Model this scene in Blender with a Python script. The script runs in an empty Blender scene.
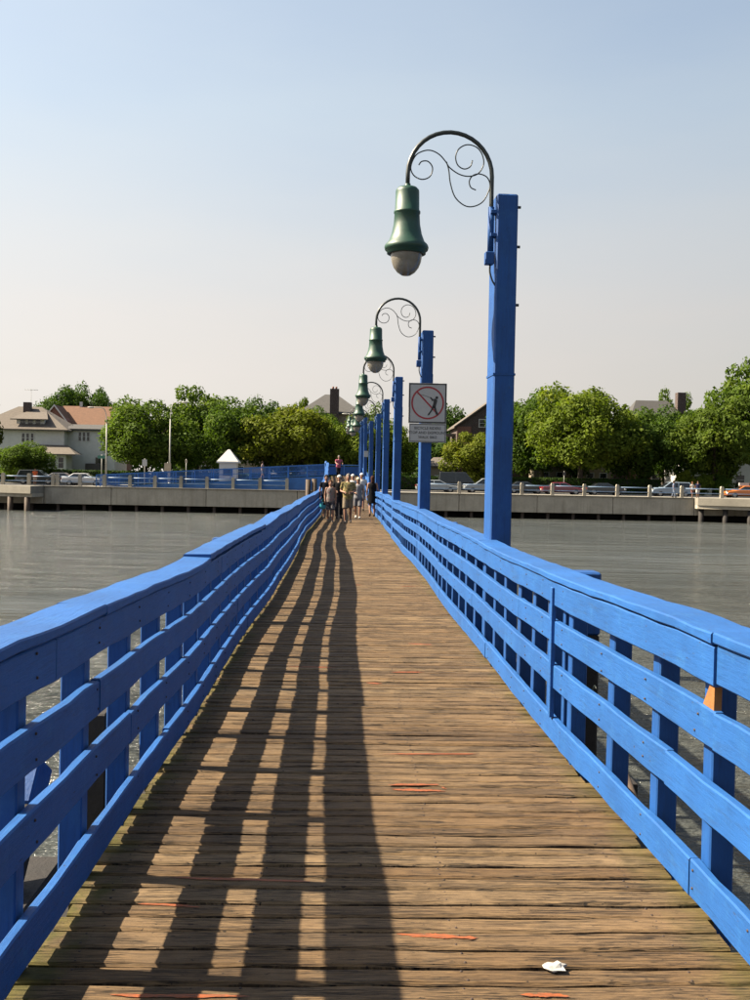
import bpy, bmesh, math, random
import numpy as np
from mathutils import Vector, Matrix, Euler

R_ = math.radians
random.seed(7)
scene = bpy.context.scene
col = scene.collection

# ------------------------------------------------------------------ camera
F = 1000.0                       # focal length in photo pixels (photo is 750 x 1000)
EYE = Vector((0, 0, 1.6))
ROT = (Matrix.Rotation(-0.0313991, 3, 'Z') @ Matrix.Rotation(math.pi/2 - 0.0213992, 3, 'X')
       @ Matrix.Rotation(R_(1.1), 3, 'Z'))
cd = bpy.data.cameras.new('camera')
cam = bpy.data.objects.new('camera', cd)
col.objects.link(cam)
cd.sensor_width = 36; cd.lens = 36.0
cd.clip_start = 0.05; cd.clip_end = 5000
cam.matrix_world = Matrix.Translation(EYE) @ ROT.to_4x4()
scene.camera = cam

# ------------------------------------------------------------------ sky, sun, exposure
HAZE_GAIN = 5.0
SUN_EL, SUN_AHEAD = 42.9, 6.0    # sun to the left, slightly ahead
w = bpy.data.worlds.new('World'); scene.world = w; w.use_nodes = True
wn = w.node_tree; wn.nodes.clear()
wo = wn.nodes.new('ShaderNodeOutputWorld'); bg = wn.nodes.new('ShaderNodeBackground')
sky = wn.nodes.new('ShaderNodeTexSky'); sky.sky_type = 'NISHITA'; sky.sun_disc = False
sky.sun_elevation = R_(SUN_EL); sky.sun_rotation = R_(-(90 - SUN_AHEAD))
sky.altitude = 0; sky.air_density = 1.2; sky.dust_density = 4.0; sky.ozone_density = 1.5
bg.inputs['Strength'].default_value = 0.05
# summer haze: the clear sky pales towards the horizon, a little more on the sun's side
def wnode(ty, **kw):
    o = wn.nodes.new(ty)
    for k, v in kw.items(): setattr(o, k, v)
    return o
geo = wnode('ShaderNodeTexCoord'); sep = wnode('ShaderNodeSeparateXYZ'); wn.links.new(geo.outputs['Generated'], sep.inputs[0])
hr = wnode('ShaderNodeValToRGB'); wn.links.new(sep.outputs['Z'], hr.inputs[0])
el = hr.color_ramp.elements
for q, (p_, v_) in enumerate([(0.0, .93), (.16, .90), (.31, .70), (.46, .36), (1.0, .12)]):
    e_ = el[q] if q < 2 else el.new(p_)
    e_.position = p_; e_.color = (v_, v_, v_, 1)
hc = wnode('ShaderNodeValToRGB'); wn.links.new(sep.outputs['Z'], hc.inputs[0])
for q, (p_, v_) in enumerate([(0.0, (.80, .742, .675)), (.16, (.80, .765, .73)), (.34, (.69, .775, .83))]):
    e_ = hc.color_ramp.elements[q] if q < 2 else hc.color_ramp.elements.new(p_)
    e_.position = p_; e_.color = (*v_, 1)
sside = wnode('ShaderNodeMath', operation='MULTIPLY_ADD'); wn.links.new(sep.outputs['X'], sside.inputs[0]); sside.inputs[1].default_value = -2.0; sside.inputs[2].default_value = HAZE_GAIN
hsc = wnode('ShaderNodeVectorMath', operation='SCALE'); wn.links.new(hc.outputs[0], hsc.inputs[0]); wn.links.new(sside.outputs[0], hsc.inputs['Scale'])
wmp = wnode('ShaderNodeMapping'); wmp.inputs['Scale'].default_value = (1.2, 1.2, 4.5); wmp.inputs['Rotation'].default_value = (.25, .2, 0); wn.links.new(geo.outputs['Generated'], wmp.inputs[0])
wns = wnode('ShaderNodeTexNoise'); wns.inputs['Scale'].default_value = 2.2; wns.inputs['Detail'].default_value = 6; wn.links.new(wmp.outputs[0], wns.inputs['Vector'])
wma = wnode('ShaderNodeMath', operation='MULTIPLY_ADD'); wn.links.new(wns.outputs['Fac'], wma.inputs[0]); wma.inputs[1].default_value = .5; wma.inputs[2].default_value = -.25
wad = wnode('ShaderNodeMath', operation='ADD', use_clamp=True); wn.links.new(wma.outputs[0], wad.inputs[0]); wn.links.new(hr.outputs[0], wad.inputs[1])
smx = wnode('ShaderNodeMix', data_type='RGBA'); wn.links.new(wad.outputs[0], smx.inputs[0]); wn.links.new(sky.outputs[0], smx.inputs[6]); wn.links.new(hsc.outputs[0], smx.inputs[7])
wn.links.new(smx.outputs[2], bg.inputs['Color'])
wn.links.new(bg.outputs[0], wo.inputs['Surface'])
sd = bpy.data.lights.new('sun', 'SUN'); sd.energy = 5.0; sd.angle = R_(0.6); sd.color = (1.0, 0.86, 0.66)
sun = bpy.data.objects.new('sun', sd); col.objects.link(sun)
to_sun = Vector((-math.cos(R_(SUN_AHEAD))*math.cos(R_(SUN_EL)), math.sin(R_(SUN_AHEAD))*math.cos(R_(SUN_EL)), math.sin(R_(SUN_EL))))
sun.rotation_euler = to_sun.to_track_quat('Z', 'Y').to_euler()
sun.location = to_sun*60
scene.view_settings.view_transform = 'Standard'
scene.view_settings.look = 'None'
scene.view_settings.exposure = 2.0
scene.view_settings.gamma = 1.0

# ------------------------------------------------------------------ helpers
def pix(x, y, Y):
    """photo pixel -> world point at distance Y along the bridge"""
    d = ROT @ Vector(((x-375)/F, (500-y)/F, -1)); t = Y/d.y
    return EYE + d*t
def pX(x, Y, y=480): return pix(x, y, Y).x
def pZ(x, y, Y): return pix(x, y, Y).z

def tag(o, label=None, cat=None, group=None, kind=None):
    if label: o['label'] = label
    if cat: o['category'] = cat
    if group: o['group'] = group
    if kind: o['kind'] = kind
    return o

def link(name, mesh, parent=None, m=None):
    o = bpy.data.objects.new(name, mesh); col.objects.link(o)
    if parent: o.parent = parent
    if m and len(mesh.materials) == 0: mesh.materials.append(m)
    return o
def empty(name, loc=(0, 0, 0), rz=0):
    o = bpy.data.objects.new(name, None); col.objects.link(o)
    o.empty_display_size = 0.2; o.location = loc; o.rotation_euler = (0, 0, rz)
    return o
def copy_tree(o, parent=None):
    c = o.copy(); col.objects.link(c); c.parent = parent
    for ch in o.children: copy_tree(ch, c)
    return c

class MB:
    def __init__(s): s.v = []; s.f = []; s.smooth = []
    def add(s, vs, fs, smooth=False):
        n = len(s.v); s.v += [tuple(p) for p in vs]
        s.f += [tuple(i+n for i in f) for f in fs]; s.smooth += [smooth]*len(fs)
        return s
    def box(s, c, d, rot=None):
        c = Vector(c); h = Vector(d)*.5
        vs = [Vector((x*h.x, y*h.y, z*h.z)) for x in (-1, 1) for y in (-1, 1) for z in (-1, 1)]
        if rot is not None: vs = [rot @ p for p in vs]
        return s.add([p+c for p in vs], [(0,1,3,2),(4,6,7,5),(0,4,5,1),(2,3,7,6),(0,2,6,4),(1,5,7,3)])
    def bar(s, a, b, wd, dp, up=(0, 0, 1)):
        a = Vector(a); b = Vector(b); t = (b-a); L = t.length; t.normalize(); up = Vector(up)
        x = t.cross(up)
        if x.length < 1e-4: x = t.cross(Vector((0, 1, 0)))
        x.normalize(); y = x.cross(t)
        vs = [p + x*i*wd/2 + y*j*dp/2 for p in (a, b) for i, j in ((-1,-1),(1,-1),(1,1),(-1,1))]
        return s.add(vs, [(3,2,1,0),(4,5,6,7),(0,1,5,4),(1,2,6,5),(2,3,7,6),(3,0,4,7)])
    def tube(s, pts, rad, n=8, cap=True, flat=1.0):
        pts = [Vector(p) for p in pts]
        if not hasattr(rad, '__len__'): rad = [rad]*len(pts)
        vs, fs = [], []; px = None
        for i, p in enumerate(pts):
            t = (pts[min(i+1, len(pts)-1)] - pts[max(i-1, 0)]).normalized()
            if px is None:
                px = t.cross(Vector((0, 1, 0)))
                if px.length < .1: px = t.cross(Vector((1, 0, 0)))
            px = (px - t*px.dot(t)).normalized(); py = t.cross(px)
            for k in range(n):
                a = 2*math.pi*k/n
                vs.append(p + (px*math.cos(a) + py*math.sin(a)*flat)*rad[i])
        for i in range(len(pts)-1):
            for k in range(n):
                fs.append((i*n+k, i*n+(k+1) % n, (i+1)*n+(k+1) % n, (i+1)*n+k))
        s.add(vs, fs, True)
        if cap:
            m = len(s.v)-len(vs)
            s.f.append(tuple(m+k for k in reversed(range(n)))); s.f.append(tuple(m+(len(pts)-1)*n+k for k in range(n)))
            s.smooth += [False, False]
        return s
    def lathe(s, prof, c=(0, 0, 0), n=20, axis='Z'):
        c = Vector(c); vs, fs = [], []
        for r, z in prof:
            for k in range(n):
                a = 2*math.pi*k/n
                p = Vector((r*math.cos(a), r*math.sin(a), z))
                if axis == 'Y': p = Vector((p.x, p.z, p.y))
                if axis == 'X': p = Vector((p.z, p.x, p.y))
                vs.append(c+p)
        for i in range(len(prof)-1):
            for k in range(n): fs.append((i*n+k, i*n+(k+1) % n, (i+1)*n+(k+1) % n, (i+1)*n+k))
        return s.add(vs, fs, True)
    def loft(s, rings, n=14):
        """rings: (cx, cy, z, rx, ry)"""
        vs, fs = [], []
        for cx, cy, z, rx, ry in rings:
            for k in range(n):
                a = 2*math.pi*k/n; vs.append((cx+rx*math.cos(a), cy+ry*math.sin(a), z))
        for i in range(len(rings)-1):
            for k in range(n): fs.append((i*n+k, i*n+(k+1) % n, (i+1)*n+(k+1) % n, (i+1)*n+k))
        fs.append(tuple(reversed(range(n)))); fs.append(tuple((len(rings)-1)*n+k for k in range(n)))
        return s.add(vs, fs, True)
    def ball(s, c, r, n=10, m=7):
        if not hasattr(r, '__len__'): r = (r, r, r)
        rg = []
        for i in range(m+1):
            a = -math.pi/2 + math.pi*i/m; q = max(math.cos(a), .02)
            rg.append((c[0], c[1], c[2]+r[2]*math.sin(a), r[0]*q, r[1]*q))
        return s.loft(rg, n)
    def prism(s, poly, t0, t1, axis='Y'):
        """polygon (u,v) extruded; axis Y: (u, t, v); axis X: (t, u, v); axis Z: (u, v, t)"""
        f = {'Y': lambda u, v, t: (u, t, v), 'X': lambda u, v, t: (t, u, v), 'Z': lambda u, v, t: (u, v, t)}[axis]
        n = len(poly); vs = [f(u, v, t0) for u, v in poly] + [f(u, v, t1) for u, v in poly]
        fs = [tuple(range(n)), tuple(reversed(range(n, 2*n)))] + [(i, i+n, (i+1) % n+n, (i+1) % n) for i in range(n)]
        return s.add(vs, fs)
    def quad(s, a, b, c, d): return s.add([a, b, c, d], [(0, 1, 2, 3)])
    def mesh(s, name, fix=True):
        me = bpy.data.meshes.new(name); me.from_pydata(s.v, [], s.f)
        me.polygons.foreach_set('use_smooth', s.smooth)
        if fix:
            bm = bmesh.new(); bm.from_mesh(me); bmesh.ops.recalc_face_normals(bm, faces=bm.faces); bm.to_mesh(me); bm.free()
        me.update(); return me
    def build(s, name, m, parent=None, bevel=0, loc=None):
        me = s.mesh(name)
        if bevel:
            bm = bmesh.new(); bm.from_mesh(me)
            bmesh.ops.bevel(bm, geom=list(bm.edges), offset=bevel, segments=1, affect='EDGES', clamp_overlap=True)
            bm.to_mesh(me); bm.free()
        me.materials.append(m)
        o = link(name, me, parent)
        if loc is not None: o.location = loc
        return o

def lerp_table(tab, y):
    if y <= tab[0][0]: return tab[0][1]
    for (a, u), (b, v) in zip(tab, tab[1:]):
        if y <= b:
            t = (y-a)/(b-a); t = t*t*(3-2*t)
            return u + (v-u)*t
    return tab[-1][1]
def catmull(pts, k=6):
    P = [Vector(p) for p in pts]; P = [P[0]*2-P[1]] + P + [P[-1]*2-P[-2]]; out = []
    for i in range(1, len(P)-2):
        for j in range(k):
            t = j/k; a, b, c, d = P[i-1:i+3]
            out.append(.5*((2*b) + (c-a)*t + (2*a-5*b+4*c-d)*t*t + (3*b-a-3*c+d)*t**3))
    out.append(P[-2]); return out

# ------------------------------------------------------------------ materials
ALB = .54                        # overall reflectance scale that goes with the exposure
class NT:
    def __init__(s, name):
        s.m = bpy.data.materials.new(name); s.m.use_nodes = True; s.t = s.m.node_tree; s.t.nodes.clear()
        s.out = s.t.nodes.new('ShaderNodeOutputMaterial'); s.b = s.t.nodes.new('ShaderNodeBsdfPrincipled')
        s.t.links.new(s.b.outputs[0], s.out.inputs[0])
    def n(s, ty, **kw):
        o = s.t.nodes.new(ty)
        for k, v in kw.items(): setattr(o, k, v)
        return o
    def l(s, a, b): s.t.links.new(a, b)
    def pos(s, scale=(1, 1, 1), obj=False, rnd=0.0):
        if obj: src = s.n('ShaderNodeTexCoord').outputs['Object']
        else: src = s.n('ShaderNodeNewGeometry').outputs['Position']
        mp = s.n('ShaderNodeMapping'); mp.inputs['Scale'].default_value = scale; s.l(src, mp.inputs['Vector'])
        if rnd:
            oi = s.n('ShaderNodeObjectInfo'); mu = s.n('ShaderNodeMath', operation='MULTIPLY'); mu.inputs[1].default_value = rnd
            s.l(oi.outputs['Random'], mu.inputs[0]); cx = s.n('ShaderNodeCombineXYZ')
            for i in range(3): s.l(mu.outputs[0], cx.inputs[i])
            s.l(cx.outputs[0], mp.inputs['Location'])
        return mp.outputs[0]
    def noise(s, vec, scale, detail=4, rough=.55, dist=0):
        x = s.n('ShaderNodeTexNoise'); x.inputs['Scale'].default_value = scale; x.inputs['Detail'].default_value = detail
        x.inputs['Roughness'].default_value = rough; x.inputs['Distortion'].default_value = dist
        s.l(vec, x.inputs['Vector']); return x.outputs['Fac']
    def ramp(s, fac, stops, interp='LINEAR'):
        x = s.n('ShaderNodeValToRGB'); x.color_ramp.interpolation = interp
        e = x.color_ramp.elements
        while len(e) < len(stops): e.new(.5)
        for k, (p, c) in zip(e, stops):
            k.position = p; k.color = (c, c, c, 1) if not hasattr(c, '__len__') else (*c, 1)
        s.l(fac, x.inputs[0]); return x.outputs[0]
    def mix(s, fac, a, b, bt='MIX'):
        x = s.n('ShaderNodeMix', data_type='RGBA', blend_type=bt)
        for v, i in ((fac, 0), (a, 6), (b, 7)):
            if hasattr(v, 'is_linked'): s.l(v, x.inputs[i])
            elif i == 0: x.inputs[0].default_value = v
            else: x.inputs[i].default_value = (*v, 1)
        return x.outputs[2]
    def math(s, op, a, b=0.0):
        x = s.n('ShaderNodeMath', operation=op)
        for i, v in enumerate((a, b)):
            if hasattr(v, 'is_linked'): s.l(v, x.inputs[i])
            else: x.inputs[i].default_value = v
        return x.outputs[0]
    def col(s, c):
        if hasattr(c, 'is_linked'): s.l(s.mix(1.0, c, (ALB, ALB, ALB), 'MULTIPLY'), s.b.inputs['Base Color'])
        else: s.b.inputs['Base Color'].default_value = (*[k*ALB for k in c], 1)
        return s
    def set(s, **kw):
        for k, v in kw.items():
            i = s.b.inputs[k.replace('_', ' ')]
            if hasattr(v, 'is_linked'): s.l(v, i)
            else: i.default_value = v
        return s
    def bump(s, h, strength=.3, dist=.01):
        x = s.n('ShaderNodeBump'); x.inputs['Strength'].default_value = strength; x.inputs['Distance'].default_value = dist
        s.l(h, x.inputs['Height']); s.l(x.outputs[0], s.b.inputs['Normal']); return s

def simple(name, c, rough=.6, var=.12, scale=6, metal=0.0, bump=0.0):
    t = NT(name); nz = t.noise(t.pos(), scale, 5, .6)
    lo = tuple(max(0, k*(1-var)) for k in c); hi = tuple(min(1, k*(1+var)) for k in c)
    t.col(t.ramp(nz, [(.3, lo), (.7, hi)])).set(Roughness=rough, Metallic=metal)
    if bump: t.bump(t.noise(t.pos(), scale*6, 6, .65), bump, .01)
    return t.m

def blue_paint(name, base, grain=(14, 1.2, 14), worn=.5):
    t = NT(name); p = t.pos(rnd=3.0)
    big = t.noise(p, 1.7, 4, .6)
    a = tuple(k*.82 for k in base); b = tuple(min(1, k*1.14) for k in base)
    c = t.ramp(big, [(.3, a), (.7, b)])
    oi = t.n('ShaderNodeObjectInfo')                        # boards differ a little from one another
    c = t.mix(t.math('MULTIPLY', oi.outputs['Random'], .35), c, tuple(k*.72 for k in base))
    gr = t.noise(t.pos(grain, rnd=3.0), 5, 6, .7)
    c = t.mix(t.ramp(gr, [(.34, .35), (.5, 0.0)]), c, tuple(k*.45 for k in base))
    chalk = t.noise(p, 9, 6, .7)
    c = t.mix(t.ramp(chalk, [(.52, 0.0), (.74, .36)]), c, (min(1, base[0]*1.7+.015), min(1, base[1]*1.5+.02), min(1, base[2]*1.12+.03)))
    grime = t.noise(t.pos(tuple(.5*g for g in grain), rnd=5.0), 2.2, 6, .75)
    c = t.mix(t.ramp(grime, [(.56, 0.0), (.74, .55)]), c, (base[0]*.8+.012, base[1]*.45+.008, base[2]*.32+.006))
    chip = t.math('MULTIPLY', t.ramp(t.noise(t.pos(tuple(max(1, g*.35) for g in grain), rnd=3.0), 15, 5, .7), [(.64, 0.0), (.665, 1.0)]), t.ramp(t.noise(p, 2.3, 3), [(.50, 0.0), (.60, worn*1.7)]))
    c = t.mix(chip, c, (.045, .036, .03))
    t.col(c).set(Roughness=.6, Specular_IOR_Level=.3)
    t.bump(t.math('ADD', t.math('ADD', t.math('MULTIPLY', gr, 1.0), t.math('MULTIPLY', chip, -.5)), t.math('MULTIPLY', t.noise(p, 60, 4), .25)), .45, .006)
    return t.m

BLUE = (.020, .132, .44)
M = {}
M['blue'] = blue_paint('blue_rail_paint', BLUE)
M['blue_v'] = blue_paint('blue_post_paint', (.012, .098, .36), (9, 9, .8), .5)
M['blue_far'] = simple('blue_ramp_paint', (.035, .19, .56), .5, .15, 2)
M['pipe_blue'] = simple('pale_blue_pipe_paint', (.28, .42, .62), .45, .12, 3)

def wood():
    t = NT('weathered_deck_wood')
    pr = t.pos((1, 1, 0), rnd=40.0)
    oi = t.n('ShaderNodeObjectInfo')
    grain = t.noise(t.pos((1.1, 56, 0), rnd=40.0), 3.2, 9, .72, .35)
    fine = t.noise(t.pos((4, 230, 0), rnd=40.0), 3.2, 5, .7, .15)
    base = t.ramp(oi.outputs['Random'], [(0, (.225, .132, .056)), (.14, (.325, .213, .105)), (.28, (.155, .094, .044)), (.42, (.355, .240, .125)), (.56, (.235, .142, .063)), (.7, (.31, .196, .094)), (.85, (.18, .112, .055)), (1, (.345, .222, .110))])
    c = t.mix(t.ramp(grain, [(.40, .9), (.50, 0.0)]), base, (.034, .019, .010))
    c = t.mix(t.ramp(fine, [(.42, .7), (.50, 0.0)]), c, (.030, .018, .010))
    c = t.mix(t.ramp(fine, [(.55, 0.0), (.66, .4)]), c, (.38, .265, .15))
    c = t.mix(t.ramp(t.noise(pr, 1.6, 6, .7), [(.52, 0.0), (.75, .4)]), c, (.26, .195, .125))          # silvered patches
    crack = t.ramp(t.noise(t.pos((.9, 44, 0), rnd=40.0), 2.1, 4, .6, .5), [(.475, 0.0), (.5, 1.0), (.525, 0.0)])
    crack = t.math('MULTIPLY', crack, t.ramp(t.noise(pr, 3.1, 3), [(.44, 0.0), (.50, 1.0)]))
    c = t.mix(crack, c, (.006, .005, .004))
    stain = t.ramp(t.noise(t.pos((1, 1.6, 0)), 1.3, 6, .65), [(.56, 0.0), (.75, .4)])
    c = t.mix(stain, c, (.045, .029, .017))
    spots = t.ramp(t.noise(t.pos((1, 2.2, 0)), 24, 3), [(.66, 0.0), (.69, .85)])
    c = t.mix(spots, c, (.014, .010, .007))
    # moss along both edges
    sx = t.n('ShaderNodeSeparateXYZ'); t.l(t.n('ShaderNodeNewGeometry').outputs['Position'], sx.inputs[0])
    nz = t.math('MULTIPLY', t.math('SUBTRACT', t.noise(t.pos((1.5, 1, 0)), 4, 5, .65), .5), .5)
    e1 = t.ramp(t.math('ADD', t.math('MULTIPLY', sx.outputs[0], -1.0), nz), [(.87, 0.0), (.99, 1.0)])
    e2 = t.ramp(t.math('SUBTRACT', t.math('ADD', sx.outputs[0], nz), .4), [(.80, 0.0), (1.02, .7)])
    ed = t.math('MULTIPLY', t.math('MAXIMUM', e1, e2), t.ramp(fine, [(.3, .5), (.6, .95)]))
    c = t.mix(ed, c, t.ramp(t.noise(t.pos(), 7, 4), [(.35, (.06, .065, .010)), (.65, (.16, .14, .022))]))
    t.col(c).set(Roughness=.82, Specular_IOR_Level=.25)
    h = t.math('ADD', t.math('MULTIPLY', grain, .7), t.math('ADD', t.math('MULTIPLY', fine, .5), t.math('MULTIPLY', crack, -1.2)))
    t.bump(h, .75, .006)
    return t.m
M['wood'] = wood()
M['rust'] = simple('rusty_nail', (.05, .028, .02), .8, .3, 40)
M['dark_timber'] = simple('dark_wet_timber', (.016, .012, .010), .8, .4, 5, bump=.6)
M['brown_timber'] = simple('brown_timber', (.085, .055, .035), .8, .35, 4, bump=.5)
M['raw_wood'] = simple('raw_orange_wood', (.36, .15, .035), .7, .2, 14, bump=.3)
def paint_mark():
    t = NT('orange_spray_paint'); nz = t.noise(t.pos((3, 30, 1)), 6, 6, .7)
    t.col(t.ramp(nz, [(.40, (.14, .06, .025)), (.58, (.46, .10, .012))])).set(Roughness=.7); return t.m
M['orange_mark'] = paint_mark()
M['litter'] = simple('white_paper', (.55, .54, .51), .6, .08, 30)
M['green_metal'] = simple('green_lamp_enamel', (.012, .075, .045), .5, .25, 8)
M['iron'] = simple('dark_green_iron', (.02, .03, .026), .4, .3, 10)
M['steel'] = simple('dull_steel', (.28, .28, .27), .4, .2, 10, metal=.8)
M['pole_grey'] = simple('grey_galvanised_pole', (.42, .42, .38), .5, .15, 3)
def glass_globe():
    t = NT('frosted_lamp_glass'); nz = t.noise(t.pos(), 7, 4)
    t.col(t.ramp(nz, [(.35, (.32, .29, .235)), (.7, (.46, .43, .37))])).set(Roughness=.18, Transmission_Weight=.35, Subsurface_Weight=.0); return t.m
M['globe'] = glass_globe()
M['sign_white'] = simple('sign_white_sheet', (.54, .545, .54), .35, .05, 4)
M['sign_black'] = simple('sign_black_ink', (.012, .012, .014), .45, .1, 4)
M['sign_red'] = simple('sign_red_ink', (.42, .015, .03), .45, .1, 4)
def concrete(name, c, streak=True):
    t = NT(name); p = t.pos()
    a = t.noise(p, .6, 6, .65); b = t.noise(p, 5, 6, .7)
    k = t.ramp(a, [(.3, tuple(x*.72 for x in c)), (.7, tuple(x*1.12 for x in c))])
    k = t.mix(t.ramp(b, [(.45, 0.0), (.75, .35)]), k, tuple(x*.55 for x in c))
    if streak:
        st = t.noise(t.pos((1.6, 1.6, .09)), 1.5, 5, .7)
        k = t.mix(t.ramp(st, [(.5, 0.0), (.7, .55)]), k, (c[0]*.45, c[1]*.42, c[2]*.36))
    t.col(k).set(Roughness=.88); t.bump(b, .4, .02); return t.m
M['concrete'] = concrete('quay_concrete', (.60, .535, .42))
M['concrete_top'] = concrete('promenade_concrete', (.33, .305, .25), False)
M['kerb'] = concrete('kerb_concrete', (.42, .40, .36), False)
M['asphalt'] = simple('asphalt', (.05, .05, .052), .9, .25, 2, bump=.4)
M['road_paint'] = simple('road_paint', (.7, .68, .6), .7, .1, 3)
M['shadow_wall'] = simple('quay_recess_shadow', (.025, .022, .018), .9, .4, 2)  # near-black colour puts the shadow of the undercut gap into the wall
def grass():
    t = NT('lawn_grass'); p = t.pos()
    t.col(t.mix(t.noise(p, 14, 4), t.ramp(t.noise(p, .4, 5), [(.3, (.04, .075, .018)), (.7, (.075, .11, .03))]), (.05, .085, .02))).set(Roughness=.95)
    t.bump(t.noise(p, 30, 3), .6, .05); return t.m
M['grass'] = grass()
def water():
    t = NT('bay_water')
    p1 = t.pos((.6, 2.0, 1)); p2 = t.pos((.2, .75, 1)); p3 = t.pos((1.7, 5.0, 1))
    h = t.math('ADD', t.math('MULTIPLY', t.noise(p1, 1.6, 4, .55, .4), .42), t.math('ADD', t.math('MULTIPLY', t.noise(p2, 1.0, 3, .5, .3), 1.2), t.math('MULTIPLY', t.noise(p3, 2.2, 4, .6), .2)))
    t.col(t.ramp(t.noise(t.pos(), .05, 4), [(.3, (.080, .090, .085)), (.7, (.115, .122, .112))])).set(Roughness=.1, IOR=1.33, Specular_IOR_Level=.6)
    patch = t.ramp(t.noise(t.pos((.02, .07, 1)), 1.4, 4, .6), [(.35, .25), (.65, 1.3)])
    t.bump(t.math('MULTIPLY', h, patch), 1.0, .8); return t.m
M['water'] = water()
def leaf(name, c):
    t = NT(name); p = t.pos(); oi = t.n('ShaderNodeObjectInfo')
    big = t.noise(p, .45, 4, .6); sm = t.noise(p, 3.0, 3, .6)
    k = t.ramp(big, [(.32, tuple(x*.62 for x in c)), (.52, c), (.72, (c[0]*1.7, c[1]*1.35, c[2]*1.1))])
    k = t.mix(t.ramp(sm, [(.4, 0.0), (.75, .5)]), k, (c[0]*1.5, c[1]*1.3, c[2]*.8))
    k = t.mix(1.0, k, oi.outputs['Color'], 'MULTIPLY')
    t.col(k).set(Roughness=.75, Specular_IOR_Level=.12)
    tr = t.n('ShaderNodeBsdfTranslucent'); t.l(t.mix(1.0, k, (1.25*ALB, 1.35*ALB, .55*ALB), 'MULTIPLY'), tr.inputs[0])
    mx = t.n('ShaderNodeMixShader'); mx.inputs[0].default_value = .38
    t.l(t.b.outputs[0], mx.inputs[1]); t.l(tr.outputs[0], mx.inputs[2]); t.l(mx.outputs[0], t.out.inputs[0])
    return t.m
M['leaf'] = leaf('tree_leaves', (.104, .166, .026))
M['bark'] = simple('bark', (.085, .065, .048), .9, .35, 5, bump=.8)
def shingle(name, c):
    t = NT(name); g = t.pos((1, 1, 1)); st = t.noise(t.pos((.8, .8, 7)), 2.5, 4, .6); sp = t.noise(g, 5, 5, .7)
    k = t.ramp(st, [(.3, tuple(x*.7 for x in c)), (.7, tuple(x*1.2 for x in c))])
    k = t.mix(t.ramp(sp, [(.5, 0.0), (.8, .4)]), k, tuple(x*.6 for x in c))
    t.col(k).set(Roughness=.9); t.bump(st, .5, .03); return t.m
M['roof_tan'] = shingle('tan_shingles', (.15, .125, .10))
M['roof_rust'] = shingle('rust_shingles', (.19, .088, .043))
M['roof_grey'] = shingle('grey_shingles', (.08, .078, .076))
M['roof_brown'] = shingle('brown_shingles', (.08, .062, .052))
M['stucco_white'] = simple('white_siding', (.72, .71, .68), .85, .08, 1.5, bump=.2)
M['stucco_tan'] = simple('tan_stucco', (.34, .275, .20), .85, .1, 1.5, bump=.2)
M['trim'] = simple('white_trim', (.72, .71, .68), .6, .05, 4)
def brick(name, c):
    t = NT(name); b = t.n('ShaderNodeTexBrick'); p = t.pos((1, 1, 1)); sw = t.n('ShaderNodeSeparateXYZ'); t.l(p, sw.inputs[0])
    cb = t.n('ShaderNodeCombineXYZ'); t.l(t.math('ADD', sw.outputs[0], sw.outputs[1]), cb.inputs[0]); t.l(sw.outputs[2], cb.inputs[1]); t.l(cb.outputs[0], b.inputs['Vector'])
    b.inputs['Scale'].default_value = 4; b.inputs['Color1'].default_value = (*c, 1); b.inputs['Color2'].default_value = (*[k*.7 for k in c], 1)
    b.inputs['Mortar'].default_value = (.3, .27, .24, 1); b.inputs['Mortar Size'].default_value = .015
    t.col(b.outputs[0]).set(Roughness=.9); return t.m
M['brick'] = brick('red_brick', (.28, .10, .06)); M['brick_dark'] = brick('dark_brick', (.065, .032, .028))
M['window_glass'] = simple('dark_window_glass', (.018, .022, .026), .08, .3, 2)
M['door'] = simple('dark_door', (.07, .06, .055), .5, .1, 3)
M['tyre'] = simple('tyre_rubber', (.015, .015, .016), .85, .2, 8)
M['rim'] = simple('alloy_rim', (.5, .5, .5), .3, .1, 8, metal=.9)
M['red_light'] = simple('red_lens', (.5, .02, .02), .25, .1, 8)
M['lamp_lens'] = simple('clear_lens', (.75, .75, .72), .15, .05, 8)
M['plate'] = simple('number_plate', (.7, .68, .5), .4, .05, 8)
def carpaint(name, c):
    t = NT(name); t.col(c).set(Roughness=.28, Coat_Weight=.6, Coat_Roughness=.06, Metallic=.1); return t.m
def cloth(name, c, c2=None, scale=22, rough=.9):
    t = NT(name); p = t.pos(obj=True)
    if c2:
        v = t.n('ShaderNodeTexVoronoi'); v.inputs['Scale'].default_value = scale; t.l(p, v.inputs['Vector'])
        k = t.mix(t.ramp(v.outputs['Distance'], [(.30, 1.0), (.42, 0.0)]), c, c2)
        k = t.mix(t.ramp(t.noise(p, scale*.6, 3), [(.55, 0.0), (.62, .8)]), k, tuple(x*.35 for x in c))
        t.col(k)
    else:
        t.col(t.ramp(t.noise(p, 9, 4), [(.3, tuple(x*.8 for x in c)), (.7, tuple(min(1, x*1.1) for x in c))]))
    t.set(Roughness=rough, Specular_IOR_Level=.08); t.bump(t.noise(p, 14, 4, .6), .5, .02); return t.m
def skin(name, c):
    t = NT(name); t.col(t.ramp(t.noise(t.pos(obj=True), 8, 3), [(.3, tuple(x*.9 for x in c)), (.7, tuple(min(1, x*1.06) for x in c))])).set(Roughness=.55); return t.m
M['skin'] = skin('skin_fair', (.36, .18, .11)); M['skin_tan'] = skin('skin_tan', (.28, .14, .085))

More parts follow.
